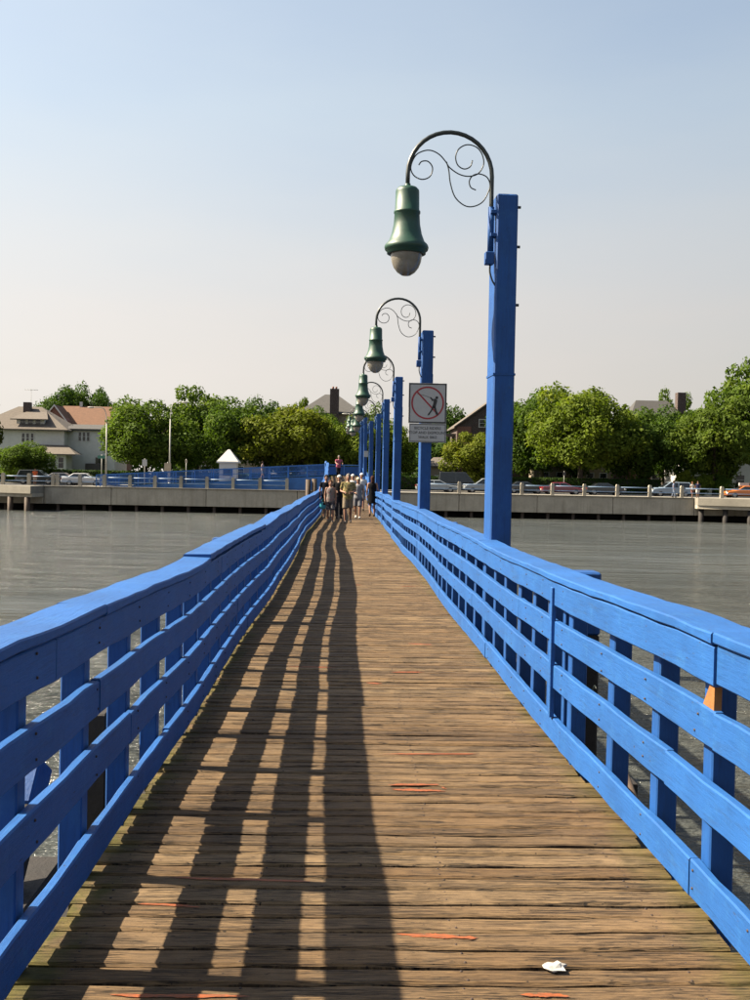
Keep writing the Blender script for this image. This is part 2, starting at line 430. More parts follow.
# ------------------------------------------------------------------ bridge path
def zdeck(y):
    t = min(max((y-44)/(82-44), 0), 1); return 1.75*t*t*(3-2*t)
XL = [(0, -.985), (2.9, -.98), (3.6, -.968), (4.7, -.955), (6.2, -.935), (8.2, -.95), (11, -.945), (14, -.915), (19, -.93), (24, -1.0), (29, -1.05), (35, -.97), (42, -.93), (50, -1.02), (60, -.99), (70, -1.1), (80, -1.25), (86, -1.5)]
ZL = [(0, .02), (2.8, .02), (3.7, .0), (5, -.02), (6.5, -.05), (9, -.065), (12, -.05), (15, -.03), (18, -.03), (23, -.065), (28, -.07), (33, -.055), (40, -.01), (60, .0)]
XR = [(0, 1.37), (3.2, 1.355), (3.8, 1.345), (4.7, 1.32), (5.9, 1.295), (9, 1.28), (13, 1.29), (16, 1.325), (22, 1.29), (28, 1.31), (36, 1.35), (45, 1.33), (60, 1.28), (70, 1.25), (80, 1.3), (86, 1.36)]
ZR = [(0, .01), (3.2, .01), (3.6, .0), (5.8, -.035), (8.7, -.038), (15, -.03), (20, -.01), (26, -.035), (33, -.005), (45, -.02), (60, .0)]
def rail_pt(side, y):
    tx, tz = (XL, ZL) if side < 0 else (XR, ZR)
    wob = .012*math.sin(y*1.3+side*2) + .010*math.sin(y*.71+side)
    return lerp_table(tx, y)+wob*.6, zdeck(y), lerp_table(tz, y)+.008*math.sin(y*1.1+side*1.7)
Y0, Y1 = 0.9, 86.0

# ------------------------------------------------------------------ setting: water, ground, quay
QZ, QY = .27, 95.0
def sheet(name, x0, x1, y0, y1, z, m, kind='structure', thick=0.0):
    mb = MB()
    if thick: mb.box(((x0+x1)/2, (y0+y1)/2, z-thick/2), (x1-x0, y1-y0, thick))
    else: mb.quad((x0, y0, z), (x1, y0, z), (x1, y1, z), (x0, y1, z))
    return tag(mb.build(name, m), kind=kind)
sheet('water', -900, 900, -400, QY+3.2, -1.95, M['water'])
sheet('ground', -1500, 1500, QY+3.0, 3000, QZ-.16, M['grass'])
sheet('promenade', -400, 400, QY+.5, 106.5, QZ, M['concrete_top'], thick=.3)
sheet('road', -400, 400, 106.5, 119.2, QZ-.12, M['asphalt'])
sheet('sidewalk', -400, 400, 119.2, 123.2, QZ, M['kerb'], thick=.2)
lm = empty('road_markings'); tag(lm, kind='structure')
for i in range(-18, 19):
    MB().box((i*6, 112.8, QZ-.116+.002), (3, .12, .004)).build('dash', M['road_paint'], lm)

XA, XB = -pX(44, QY)*-1, pX(695, QY)          # where the side docks start
qw = empty('quay_wall', (0, QY, QZ)); tag(qw, kind='structure')
mb = MB(); mb.box((0, 3.3, -2.4), (300, .3, 4.2)); mb.build('back_wall', M['shadow_wall'], qw)
xs = [-150, -128, -110, -92, -74, -56, XA-9, XA, XA+6.3, -13, -4.4, 4.6, 11, 18.5, 25.8, XB, XB+12, 62, 80, 98, 116, 134, 150]
for a, b in zip(xs, xs[1:]):
    mb = MB(); mb.box(((a+b)/2, .25, -.82), (b-a-.05, .5, 1.6))
    mb.build('panel', M['concrete'], qw, bevel=.02)
    mb = MB(); mb.box(((a+b)/2, .22, .03), (b-a-.02, .62, .10)); mb.build('coping', M['concrete_top'], qw, bevel=.015)
for i in range(-48, 49):
    x = i*2.45
    MB().tube([(x, .35, -4), (x, .35, -1.62)], .16, 8).build('pile', M['brown_timber'], qw)
for sx, x0, nm in ((-1, XA, 'stub of the dock at the left edge'), (1, XB, 'stub of the dock at the right edge')):
    dk = empty('dock', (x0, QY-.05, QZ)); tag(dk, 'low concrete dock on piles ' + ('at the left edge below the white house' if sx < 0 else 'at the right edge below the orange cab'), 'dock', 'concrete docks on the quay')
    a = R_(16)                                  # face turned a little toward the sun
    far, near = (6.6, 4.0) if sx < 0 else (9, 4.0)
    if sx < 0: poly = [(0, 0), (0, -near), (-far, -near+far*.6), (-far, 0)]
    else: poly = [(0, 0), (0, -.9), (far, -.9-far*.6), (far, 0)]
    MB().prism(poly, -.62, .075, 'Z').build('slab', M['concrete_top'], dk)
    inn = [(p[0]*(.97)+(.25 if False else 0), p[1]*.9) for p in poly]
    MB().prism(inn, -.95, -.625, 'Z').build('beam', M['concrete'], dk)
    for i in range(3):
        xx = sx*(.5+i*1.9); yy = (-near+abs(xx)*.6+.45) if sx < 0 else (-.5-abs(xx)*.6+.35)
        MB().tube([(xx, yy, -4), (xx, yy, -.96)], .26, 8).build('pile', M['brown_timber'] if sx < 0 else M['dark_timber'], dk)

# quay fence: concrete posts with two pipes, one fence each side of the bridge
post_mb = MB(); post_mb.prism([(-.15, 0), (.15, 0), (.15, 1.02), (.09, 1.13), (-.09, 1.13), (-.15, 1.02)], -.15, .15, 'Y')
post_me = post_mb.mesh('post'); post_me.materials.append(M['concrete'])
def quay_fence(pxs, label, xe):
    f = empty('quay_fence', (0, QY+.3, QZ+.03)); tag(f, label, 'fence', 'fences along the quay')
    X = sorted([pX(p, QY+.3, 485) for p in pxs] + xe)
    for x in X:
        o = link('post', post_me, f); o.location = (x, 0, 0.05); o.rotation_euler = (0, 0, random.uniform(-.04, .04))
    for h in (.42, .86):
        for a, b in zip(X, X[1:]):
            MB().tube([(a+.13, 0, h+.05), (b-.13, 0, h+.05)], .042, 8).build('pipe', M['pipe_blue'], f)
quay_fence([3, 29, 53, 57.5, 80, 104.5, 130, 155, 181, 207, 233, 260, 287], 'concrete post fence with two pale pipes on the quay left of the footbridge', [pX(3, QY+.3)-2.45*i for i in range(1, 8)])
quay_fence([426, 459.5, 489, 522, 552.5, 584.5, 617.5, 650, 682, 722], 'concrete post fence with two pale pipes on the quay right of the footbridge', [pX(722, QY+.3)+3.1*i for i in range(1, 8)])

# ------------------------------------------------------------------ footbridge deck
deck = empty('footbridge', (0, 0, 0))
tag(deck, 'long timber footbridge with weathered brown crosswise planks running to the far quay', 'footbridge')
PL, PR = -1.03, 1.42
def plank_mesh(seed, wd):
    rnd = random.Random(seed); n = 14; vs = []; fs = []
    th = .045
    for i in range(n):
        x = PL + (PR-PL)*i/(n-1)
        if i == 0: x += rnd.uniform(-.02, .03)
        if i == n-1: x += rnd.uniform(-.03, .02)
        a = -wd/2 + rnd.uniform(0, .008); b = wd/2 - rnd.uniform(0, .008); z = rnd.uniform(-.002, .002)
        c = rnd.uniform(.006, .013)
        vs += [(x, a, -th), (x, a, z-c), (x, a+c, z), (x, 0, z+rnd.uniform(-.0025, .001)), (x, b-c, z), (x, b, z-c), (x, b, -th)]
    for i in range(n-1):
        for k in range(6): fs.append((i*7+k, (i+1)*7+k, (i+1)*7+k+1, i*7+k+1))
    fs.append(tuple(range(7))); fs.append(tuple(reversed(range((n-1)*7, n*7))))
    mb = MB(); mb.add(vs, fs); return mb.mesh('plank')
variants = []
for k in range(10):
    wd = [.118, .092, .128, .086, .122, .108, .096, .132, .102, .114][k]
    me = plank_mesh(k, wd); me.materials.append(M['wood']); variants.append((wd, me))
y = 1.0; n = 0; rest = []; planks = []; prnd = random.Random(3); last = -1
while y < Y1+11:
    k = prnd.randrange(len(variants))
    if k == last: k = (k+1) % len(variants)
    last = k; wd, me = variants[k]; gap = prnd.choice([.008, .010, .013, .016, .009, .020])
    yc = y+wd/2; slope = (zdeck(yc+.1)-zdeck(yc-.1))/.2
    z = zdeck(yc)+prnd.uniform(-.004, .003)
    if n < 300:
        xl_, xr_ = rail_pt(-1, yc)[0]-.045, rail_pt(1, yc)[0]+.045
        kx = (xr_-xl_)/(PR-PL); o = link('plank', me, deck); o.location = (xl_-PL*kx+prnd.uniform(-.008, .008), yc, z); o.scale.x = kx
        planks.append((yc, wd, z, o))
        o.rotation_euler = (math.atan(slope)+prnd.uniform(-.012, .012), 0, prnd.uniform(-.0022, .0022)+(math.pi if False else 0))
    else: rest.append((yc, z, slope, wd))
    n += 1; y += wd+gap
mb = MB()
for yc, z, s, wd in rest:
    mb.box(((PL+PR)/2, yc, z-.022), (PR-PL-.03, wd, .045), Matrix.Rotation(math.atan(s), 3, 'X'))
tag(mb.build('plank', M['wood'], deck), kind='stuff')
nmb = MB(); nr_ = random.Random(8)
for yc, wd, z, o in planks:
    if yc > 9: break
    for x in (-.86, -.30, .42, 1.16):
        for e in (-.28, .28):
            nmb.lathe([(0, .0016), (.0042, .0014), (.005, -.004)], (x+nr_.uniform(-.015, .015), yc+wd*e, z+wd*e*math.tan(o.rotation_euler.x)), 6)
tag(nmb.build('nail', M['rust'], deck), kind='stuff')
# stringers, bent caps and piles below
for x in (-1.05, -.35, .5, 1.3):
    mb = MB(); ys = [1+i*3 for i in range(30)]
    for a, b in zip(ys, ys[1:]): mb.bar((x, a, zdeck(a)-.20), (x, b, zdeck(b)-.20), .12, .28)
    mb.build('stringer', M['dark_timber'], deck)
bents = [1.6, 6.55, 10.9, 15.3, 19.7, 24.1, 28.5, 32.9, 37.3, 41.7, 46.1, 50.5, 54.9, 59.3, 63.7, 68.1, 72.5, 76.9, 81.3, 85.7, 92]
for i, yb in enumerate(bents):
    MB().box((.2, yb, zdeck(yb)-.5), (3.5, .26, .28)).build('cap_beam', M['dark_timber'], deck)
    for x in (-1.42, 1.66):
        MB().tube([(x, yb+.12, -4.5), (x, yb+.12, zdeck(yb)-.45)], .15, 10).build('pile', M['dark_timber'], deck)
    if i % 2 == 1:
        MB().bar((-1.42, yb+.16, -1.6), (1.66, yb+.16, zdeck(yb)-.55), .07, .2, (0, 1, 0)).build('brace', M['dark_timber'], deck)
# pile heads standing outside the rails
def pile_head(x, yb, top, lean=0.0, painted=True, wd=.2):
    mb = MB(); mb.bar((x+lean, yb, -3.0), (x, yb, top-.42), wd, wd, (0, 1, 0)); o = mb.build('pile', M['dark_timber'], deck, bevel=.012)
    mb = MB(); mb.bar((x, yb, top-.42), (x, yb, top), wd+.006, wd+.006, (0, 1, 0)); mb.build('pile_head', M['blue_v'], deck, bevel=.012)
pile_head(1.63, 6.72, 1.0)
pile_head(1.66, 15.4, .95); pile_head(1.66, 24.2, .9); pile_head(-1.32, 11.0, .92); pile_head(-1.34, 19.8, .9)
mb = MB(); mb.bar((-1.42, 3.35, -.95), (-1.33, 4.18, .20), .15, .15); mb.build('brace', M['dark_timber'], deck, bevel=.01)
mb = MB(); mb.bar((-1.33, 4.18, .20), (-1.318, 4.29, .36), .155, .155); mb.build('brace_head', M['blue_v'], deck, bevel=.01)
mb = MB(); mb.bar((-1.34, 5.5, -3), (-1.34, 5.5, .30), .16, .16, (0, 1, 0)); mb.build('pile', M['dark_timber'], deck, bevel=.01)
MB().tube([(1.60, 5.2, -.16), (1.60, 5.5, -.03)], .022, 10).build('pipe', M['brown_timber'], deck)
MB().box((-1.28, 40, -.05), (.05, 78, .2)).build('fascia', M['dark_timber'], deck) if False else None

MB().box((-1.36, 3.95, -.40), (.34, .95, .62)).build('cap_beam', M['dark_timber'], deck, bevel=.02)
MB().box((1.60, 5.55, -.66), (.24, 1.0, .62)).build('cap_beam', M['dark_timber'], deck, bevel=.02)  # dark box added for the black shade below the right rail, no real beam
# orange paint marks on the planks (x0,y0 - x1,y1 in photo pixels)
def deckpt(x, y):
    d = ROT @ Vector(((x-375)/F, (500-y)/F, -1)); t = -1.6/d.z; return EYE+d*t
mrnd = random.Random(11)
for (x0, y0, x1, y1, th) in [(170, 877, 310, 882, .022), (138, 903, 200, 908, .02), (110, 996, 250, 998, .02), (383, 754, 478, 754, .016), (396, 934, 478, 938, .035), (388, 787, 440, 785, .022), (392, 790, 446, 792, .026), (440, 786, 447, 791, .02),
                             (288, 666, 336, 668, .03), (392, 673, 425, 673, .03), (408, 644, 432, 645, .05), (366, 682, 382, 683, .05), (520, 996, 570, 998, .02), (355, 585, 362, 585, .05), (400, 586, 416, 586, .05)]:
    a = deckpt(x0, y0); b = deckpt(x1, y1); ym = (a.y+b.y)/2
    yc, wd, zp, po = min(planks, key=lambda q: abs(q[0]-ym)); tl = po.rotation_euler.x; th = min(th, wd*.35)
    base_y = min(max(ym, yc-wd*.40+th/2), yc+wd*.40-th/2); sl = min(max((b.y-a.y), -wd*.25), wd*.25)
    mb = MB()
    for q in range(7):                                  # a few ragged passes of the spray can
        f0 = mrnd.uniform(0, .45) if q else 0; f1 = mrnd.uniform(.55, 1) if q else 1; k = 14; vs = []; off = mrnd.uniform(-.5, .5)*th if q else 0
        for i in range(k+1):
            f = f0+(f1-f0)*i/k; h = th*mrnd.uniform(.10, .34)*(1 if 0 < i < k else .2); x = a.x+(b.x-a.x)*f; yy = base_y+sl*(f-.5)+off+mrnd.uniform(-.06, .06)*th
            for e in (-h, h):
                yv = min(max(yy+e, yc-wd*.46), yc+wd*.46); vs.append((x, yv, zp+(yv-yc)*math.tan(tl)+.0024+.0001*q))
        mb.add(vs, [(2*i, 2*i+2, 2*i+3, 2*i+1) for i in range(k)])
    mb.build('paint_mark', M['orange_mark'], deck)
# crumpled litter
c = deckpt(556, 970); lrnd = random.Random(4)
bm = bmesh.new(); bmesh.ops.create_icosphere(bm, subdivisions=2, radius=1)
for v in bm.verts:
    v.co = Vector((v.co.x*.042*lrnd.uniform(.6, 1.25), v.co.y*.03*lrnd.uniform(.6, 1.3), v.co.z*.013*lrnd.uniform(.3, 1.4)))
me = bpy.data.meshes.new('paper_scrap'); bm.to_mesh(me); bm.free(); me.materials.append(M['litter'])
o = link('paper_scrap', me); o.location = (c.x, c.y, .012); tag(o, 'small crumpled white paper scrap lying on the deck planks', 'litter')

# ------------------------------------------------------------------ railings
def cross(wd, ht, c=.006):
    a, b = wd/2, ht/2
    return [(-a+c, -b), (a-c, -b), (a, -b+c), (a, b-c), (a-c, b), (-a+c, b), (-a, b-c), (-a, -b+c)]
def board(side, y0, y1, xo, h, wd, ht, name, parent, m, jx=0, jz=0, follow=1.0, step=.55, tilt=0.0):
    n = max(2, int((y1-y0)/(step if y0 > 12 else .2))+1); cs = cross(wd, ht); vs, fs = [], []
    for i in range(n):
        yy = y0+(y1-y0)*i/(n-1); x, zd, dz = rail_pt(side, yy)
        e1, e2 = brnd.uniform(-.0025, .0025), brnd.uniform(-.003, .003)
        for u, v in cs: vs.append((x+side*xo+jx+u+(e1 if u > 0 else -e1), yy, zd+h+dz*follow+jz+v+side*u*tilt+(e2 if v > 0 else -e1)))
    for i in range(n-1):
        for k in range(8): fs.append((i*8+k, i*8+(k+1) % 8, (i+1)*8+(k+1) % 8, (i+1)*8+k))
    fs.append(tuple(reversed(range(8)))); fs.append(tuple((n-1)*8+k for k in range(8)))
    return MB().add(vs, fs).build(name, m, parent)
brnd = random.Random(77)
def joints(first, seed):
    r = random.Random(seed); j = [Y0]+list(first)
    while j[-1] < Y1-3:
        j.append(j[-1]+r.choice([3.66, 4.27, 4.88, 4.88])+r.uniform(-.05, .05))
    j[-1] = Y1; return j
def railing(side, label, js):
    rl = empty('railing', (0, 0, 0)); tag(rl, label, 'railing', 'railings of the footbridge')
    r = random.Random(20+side)
    rows = [('cap_rail', .086, 1.052, .20, .04, 1.0), ('rail_board', .02, .955, .04, .145, 1.0), ('rail_board', .02, .71, .04, .142, .85), ('rail_board', .02, .44, .04, .142, .6), ('rail_board', .02, .118 if side < 0 else .098, .04, .145, .25)]
    for q, (nm, xo, h, wd, ht, fo) in enumerate(rows):
        J = joints(js[q], q*7+side+50)
        for i, (a, b) in enumerate(zip(J, J[1:])):
            jz = r.uniform(-.006, .006); jx = r.uniform(-.004, .004); ti = r.uniform(-.03, .03)
            aa = a+.002
            if q == 0:
                jz = abs(jz)*.4
                if side < 0 and abs(a-7.1) < .01: jz = .02
            board(side, aa, b-.002, xo, h, wd, ht, nm, rl, M['blue'], jx, jz, fo, tilt=ti)
    # balusters
    if side < 0: ys = [1.8, 2.5, 3.2, 3.98, 4.76, 5.5, 6.2, 6.9, 7.6]
    else: ys = [1.9, 2.6, 3.2, 3.72, 4.32, 5.0, 5.78, 6.35, 6.9, 7.45]
    while ys[-1] < Y1-.9: ys.append(ys[-1]+.66+r.uniform(-.04, .04))
    bm_ = MB(); bm_.box((0, 0, .345), (.092, .092, 1.36)); me = bm_.mesh('baluster')
    bb = bmesh.new(); bb.from_mesh(me); bmesh.ops.bevel(bb, geom=list(bb.edges), offset=.006, segments=1, affect='EDGES'); bb.to_mesh(me); bb.free()
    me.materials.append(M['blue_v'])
    for yy in ys:
        x, zd, dz = rail_pt(side, yy)
        o = link('baluster', me, rl); o.location = (x+side*(.04+.054), yy, zd+dz); o.rotation_euler = (r.uniform(-.012, .012), r.uniform(-.01, .01), r.uniform(-.04, .04))
    nm_ = MB()
    for yy in [q for q in ys if q < 13]:
        x, zd, dz = rail_pt(side, yy)
        for q, (nm, xo, h, wd, ht, fo) in enumerate(rows[1:]):
            for k in (-.035, .04):
                nm_.lathe([(.0, -.0018*side), (.0045, -.0018*side), (.0055, .003*side)], (x-.0015*side, yy+r.uniform(-.02, .02), h+dz*fo+k+r.uniform(-.01, .01)), 6, 'X')
    tag(nm_.build('nail', M['rust'], rl), kind='stuff')
    if side > 0:
        for yy, z0, z1, nm, xo, wd in ((6.02, .2, .99, 'batten', -.006, .034),):
            x, zd, dz = rail_pt(1, yy); MB().box((x+xo+.002, yy, (z0+z1)/2+dz), (.03, .045, z1-z0)).build(nm, M['blue'], rl, bevel=.004)
        for yy, z1, xo in ((5.93, 1.0, .075), (6.12, .55, .12)):
            x, zd, dz = rail_pt(1, yy); MB().box((x+xo, yy, z1/2-.1+dz), (.06, .06, z1+.2)).build('strut', M['blue_v'], rl, bevel=.004)
        x, zd, dz = rail_pt(1, 3.72)
        MB().prism([(3.575, .775), (3.69, .775), (3.60, .895), (3.572, .90)], x+.012, x+.040, 'X').build('wedge', M['raw_wood'], rl)['label'] = 'raw orange timber wedge jammed on the board'
        for yy, zz in ((5.62, .40), (5.1, .36)):
            x, zd, dz = rail_pt(1, yy)
            MB().tube([(x+.15, yy+.05*math.cos(a)-.02, zz+.05*math.sin(a)) for a in [i*.45-2.2 for i in range(11)]], .0035, 6).build('wire', M['iron'], rl)
    # rounded end post at the crest
    x, zd, dz = rail_pt(side, Y1)
    MB().tube([(x+side*.08, Y1+.1, zd-.2), (x+side*.08, Y1+.1, zd+.8), (x+side*.08, Y1+.2, zd+1.15), (x+side*.08, Y1+.4, zd+1.2)], .1, 8).build('end_post', M['blue'], rl)
    return rl
railing(-1, 'blue timber railing on the left side of the footbridge, its inner face in shade',
        [[4.05, 7.1, 11.9], [3.4, 7.9], [4.0, 8.2], [4.62, 9.2], [3.85, 5.6, 10.2]])
railing(1, 'sunlit blue timber railing on the right side of the footbridge, below the lamp posts',
        [[3.55, 9.42], [3.55, 6.0, 9.4], [3.55, 7.2], [4.05, 6.0, 9.9], [3.75, 5.8, 8.9]])

# ------------------------------------------------------------------ lamp posts
def lamp_prototype():
    root = empty('lamp_post'); PW, PD, H = .205, .34, 4.34       # origin at deck level, post near-left corner line x=0
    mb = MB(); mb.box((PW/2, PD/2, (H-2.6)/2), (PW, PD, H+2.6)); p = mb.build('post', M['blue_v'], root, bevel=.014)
    for z in (4.24, 3.86, 3.30):
        MB().tube([(PW-.01, .10, z), (PW+.045, .10, z)], .014, 8).build('bolt', M['iron'], root)
    MB().box((PW+.006, .18, 3.2), (.024, .10, .7)).build('cleat', M['blue_v'], root, bevel=.004)
    MB().box((PW/2, PD/2, 2.62), (PW+.012, PD+.012, .02)).build('band', M['blue_v'], root)
    ax, ay = -.045, .06; cz, ra = 4.51, .405
    pts = [(ax, ay, 3.98), (ax, ay, 4.25), (ax, ay, cz)] + [(ax-ra+ra*math.cos(a), ay, cz+ra*math.sin(a)) for a in [math.pi*i/18 for i in range(1, 19)]] + [(ax-2*ra, ay, 4.37)]
    MB().tube(pts, .021, 10).build('arm', M['iron'], root)
    MB().tube([(ax, ay, 3.80), (ax, ay, 4.22)], .03, 10).build('sleeve', M['blue_v'], root)
    for z in (4.17, 3.95): MB().box((-.022, ay, z), (.07, .10, .035)).build('bracket', M['blue_v'], root, bevel=.004)
    bx = MB(); bx.box((ax-.01, ay, 3.73), (.085, .08, .12)); b = bx.build('junction_box', M['blue_v'], root, bevel=.006)
    MB().tube(catmull([(ax, ay, 3.67), (ax, ay, 3.60), (ax+.02, ay-.02, 3.52), (ax+.05, ay-.02, 3.47)]), .009, 6).build('cable', M['iron'], b)
    def uv(u, v): return (ax+(u-540)/4.41*.0096, ay, cz-(v-260)/4.41*.0096)
    s1 = [(215,222),(228,206),(256,205),(276,232),(265,270),(230,284),(194,268),(180,232),(200,182),(235,160),(270,157),(305,173),(333,202),(352,228),(395,255),(440,262),(480,247),(502,205),(492,160),(465,132),(425,125),(390,145),(377,180),(387,215),(415,231),(442,220),(452,192)]
    s2 = [(337,203),(348,240),(356,295),(378,355),(420,390),(460,393),(500,372),(524,330),(532,295),(518,263),(485,250),(455,258),(440,283),(447,310),(470,321)]
    for s in (s1, s2): MB().tube(catmull([uv(*q) for q in s], 5), .0062, 6).build('scroll', M['iron'], root)
    lx, lz = ax-2*ra, 4.38
    prof = [(.028, .03), (.03, .0), (.09, -.008), (.11, -.03), (.113, -.05), (.117, -.225), (.127, -.232), (.127, -.25), (.12, -.256), (.127, -.36), (.145, -.45), (.172, -.52), (.203, -.55), (.212, -.575), (.205, -.6), (.186, -.607), (.186, -.635), (.165, -.64), (.155, -.62)]
    sh = MB().lathe(prof, (lx, ay, lz), 28).build('lamp_shade', M['green_metal'], root)
    MB().lathe([(.150, -.62), (.150, -.66), (.142, -.71), (.120, -.765), (.085, -.81), (.042, -.838), (.0, -.845)], (lx, ay, lz), 24).build('globe', M['globe'], sh)
    return root
lp = lamp_prototype()
tops = [(497.5, 193, 9.55), (422.5, 330, 18.4), (395, 376.5, 26.7), (384, 399, 34.8), (376.5, 413.5, 43), (370, 421, 51.5), (364.5, 417.5, 60.0), (361, 420.5, 68.0), (359.5, 424, 76)]
lab = ['nearest and tallest blue lamp post with green bell lamp on scrolled arm', 'second blue lamp post, the one carrying the no fishing sign', 'third blue lamp post from the front, bare, just left of the sign',
       'fourth blue lamp post along the footbridge, behind the third', 'fifth blue lamp post along the footbridge, level with the walkers', 'sixth blue lamp post along the footbridge, just beyond the walkers',
       'seventh blue lamp post, on the rising end of the footbridge', 'eighth blue lamp post, near the top of the rise', 'farthest blue lamp post at the top of the footbridge']
lamp_objs = []
for i, (x, yv, Y) in enumerate(tops):
    o = lp if i == 0 else copy_tree(lp)
    p = pix(x, yv, Y); o.location = (p.x, Y, p.z-4.34)
    o.rotation_euler = (random.uniform(-.004, .004), random.uniform(-.006, .006) if i else 0, random.uniform(-.02, .05) if i else R_(2.5))
    tag(o, lab[i], 'lamp post', 'lamp posts along the footbridge'); lamp_objs.append(o)
# paper notice on a far post
pp = pix(366, 454, 59.9); MB().box((pp.x, pp.y, pp.z), (.26, .01, .36)).build('paper_notice', M['sign_white'])
tag(bpy.data.objects['paper_notice'], 'small white paper notice on a far blue lamp post', 'notice')

# signs on the second post
def text(s, size, loc, m, parent, name='lettering'):
    cu = bpy.data.curves.new('t', 'FONT'); cu.body = s; cu.size = size; cu.align_x = 'CENTER'; cu.align_y = 'CENTER'; cu.extrude = .001; cu.resolution_u = 3
    to = bpy.data.objects.new('t', cu); col.objects.link(to); bpy.context.view_layer.update()
    me = bpy.data.meshes.new_from_object(to.evaluated_get(bpy.context.evaluated_depsgraph_get())); bpy.data.objects.remove(to); bpy.data.curves.remove(cu)
    me.materials.clear(); me.materials.append(m)
    o = link(name, me, parent); o.location = loc; o.rotation_euler = (math.pi/2, 0, 0); return o
SY = 18.37
def panel_border(root, W, H, m, b=.014, inset=.004, y=-.0065):
    mb = MB(); w2, h2 = W/2-inset, H/2-inset
    for c, d in (((0, y, h2-b/2), (2*w2, .002, b)), ((0, y, -h2+b/2), (2*w2, .002, b)), ((-w2+b/2, y, 0), (b, .002, 2*h2-2*b)), ((w2-b/2, y, 0), (b, .002, 2*h2-2*b))): mb.box(c, d)
    return mb.build('border', m, root)
c = pix(427.6, 403.2, SY); W1, H1 = .70, .735
sg = empty('no_fishing_sign', (c.x, SY, c.z)); tag(sg, 'square white no fishing sign with red circle and slash on blue post', 'sign')
MB().box((0, 0, 0), (W1, .01, H1)).build('panel', M['sign_white'], sg, bevel=.002); panel_border(sg, W1, H1, M['sign_black'], .022, .006)
ring = []; fs = []; n = 48
for i in range(n):
    a = 2*math.pi*i/n
    for r in (.272, .302): ring.append((r*math.cos(a), -.0075, r*math.sin(a)+.005))
for i in range(n): fs.append((2*i, 2*i+1, (2*i+3) % (2*n), (2*i+2) % (2*n)))
MB().add(ring, fs).build('ring', M['sign_red'], sg)
MB().bar((-.20, -.0072, .208), (.195, -.0072, -.205), .002, .028, (1, 0, 1)).build('slash', M['sign_red'], sg)
mb = MB(); yy = -.0090
def blob(pts): mb.prism(pts, yy-.001, yy+.001, 'Y')
mb.lathe([(.0, -.001), (.026, -.001), (.026, .001), (0, .001)], (.165, yy, .105), 14, 'Y')
blob([(.145, .085), (.178, .06), (.15, -.06), (.145, -.085), (.085, -.075), (.105, .0), (.11, .065), (.08, .09), (.055, .115), (.04, .105), (.062, .07), (.09, .035), (.12, .085)])
blob([(.085, -.06), (.125, -.07), (.075, -.15), (.035, -.215), (.0, -.225), (.015, -.19), (.06, -.13)])
blob([(.11, -.06), (.15, -.07), (.175, -.15), (.205, -.195), (.19, -.222), (.155, -.205), (.135, -.14)])
mb.build('angler', M['sign_black'], sg)
MB().tube([(.07, yy, .095), (-.06, yy, .14), (-.19, yy, .165)], .0028, 5).build('fishing_rod', M['sign_black'], sg)
c = pix(427.5, 433.0, SY); W2, H2 = .685, .345
sg = empty('bicycle_notice', (c.x, SY, c.z)); tag(sg, 'small white bicycle riders notice mounted under the no fishing sign', 'sign')
MB().box((0, 0, 0), (W2, .01, H2)).build('panel', M['sign_white'], sg, bevel=.002); panel_border(sg, W2, H2, M['sign_black'], .010, .012)
for k, s in enumerate(('BICYCLE RIDERS', 'STOP AND DISMOUNT', 'WALK BIKE')): tag(text(s, .068, (0, -.0075, .085-k*.083), M['sign_black'], sg), kind='stuff')

# ------------------------------------------------------------------ landing and ramp on the quay
zt = 1.75
ld = empty('landing', (0, 91, 0)); tag(ld, 'blue landing stage where the footbridge meets the quay', 'landing')
MB().box((-.0, .6, zt-.30), (3.3, 11.0, .4)).build('side_panel', M['blue_far'], ld)
for x in (-1.5, 1.55): MB().box((x, 5.5, -.1), (.3, .3, 3.2)).build('post', M['blue_far'], ld)
mb = MB(); mb.bar((-1.6, 6.2, zt+1.1), (1.6, 6.2, zt+1.1), .08, .1); mb.build('rail', M['blue_far'], ld)
MB().box((0, 6.2, zt+.55), (3.2, .03, .8)).build('mesh_panel', M['blue_v'], ld)
for x in (-1.6, 0, 1.6): MB().box((x, 6.2, zt+.5), (.09, .09, 1.2)).build('post', M['blue_far'], ld)
RY0, RY1, RX0, RX1 = 95.75, 97.3, -1.75, -23.5
rp = empty('ramp', (RX0, 96.5, QZ)); tag(rp, 'blue access ramp with caged railing sloping down the quay to the left', 'ramp')
def rz_(x): return zt + (QZ+.05-zt)*(x-RX0)/(RX1-RX0)
def L(x, y, z): return (x-RX0, y-96.5, z-QZ)
mb = MB(); mb.add([L(x, y, z) for y in (RY0, RY1) for x, z in ((RX0, QZ), (RX0, zt), (RX1, QZ+.05), (RX1, QZ))], [(0,1,2,3),(7,6,5,4),(0,4,5,1),(1,5,6,2),(2,6,7,3),(3,7,4,0)])
mb.build('side_panel', M['blue_far'], rp)
for yy in (RY0-.03, RY1+.03):
    for h, wd in ((1.12, .085), (.62, .05), (.12, .07)):
        MB().bar(L(RX0, yy, zt+h), L(RX1, yy, rz_(RX1)+h), .05, wd).build('rail', M['blue_far'], rp)
    k = 12
    for i in range(k+1):
        x = RX0+(RX1-RX0)*i/k; MB().box(L(x, yy, rz_(x)+.55), (.075, .075, 1.2)).build('post', M['blue_far'], rp)
    mb = MB(); x = RX0-.1
    while x > RX1: mb.box(L(x, yy, rz_(x)+.6), (.022, .022, 1.0)); x -= .085
    tag(mb.build('picket', M['blue_far'], rp), kind='stuff')
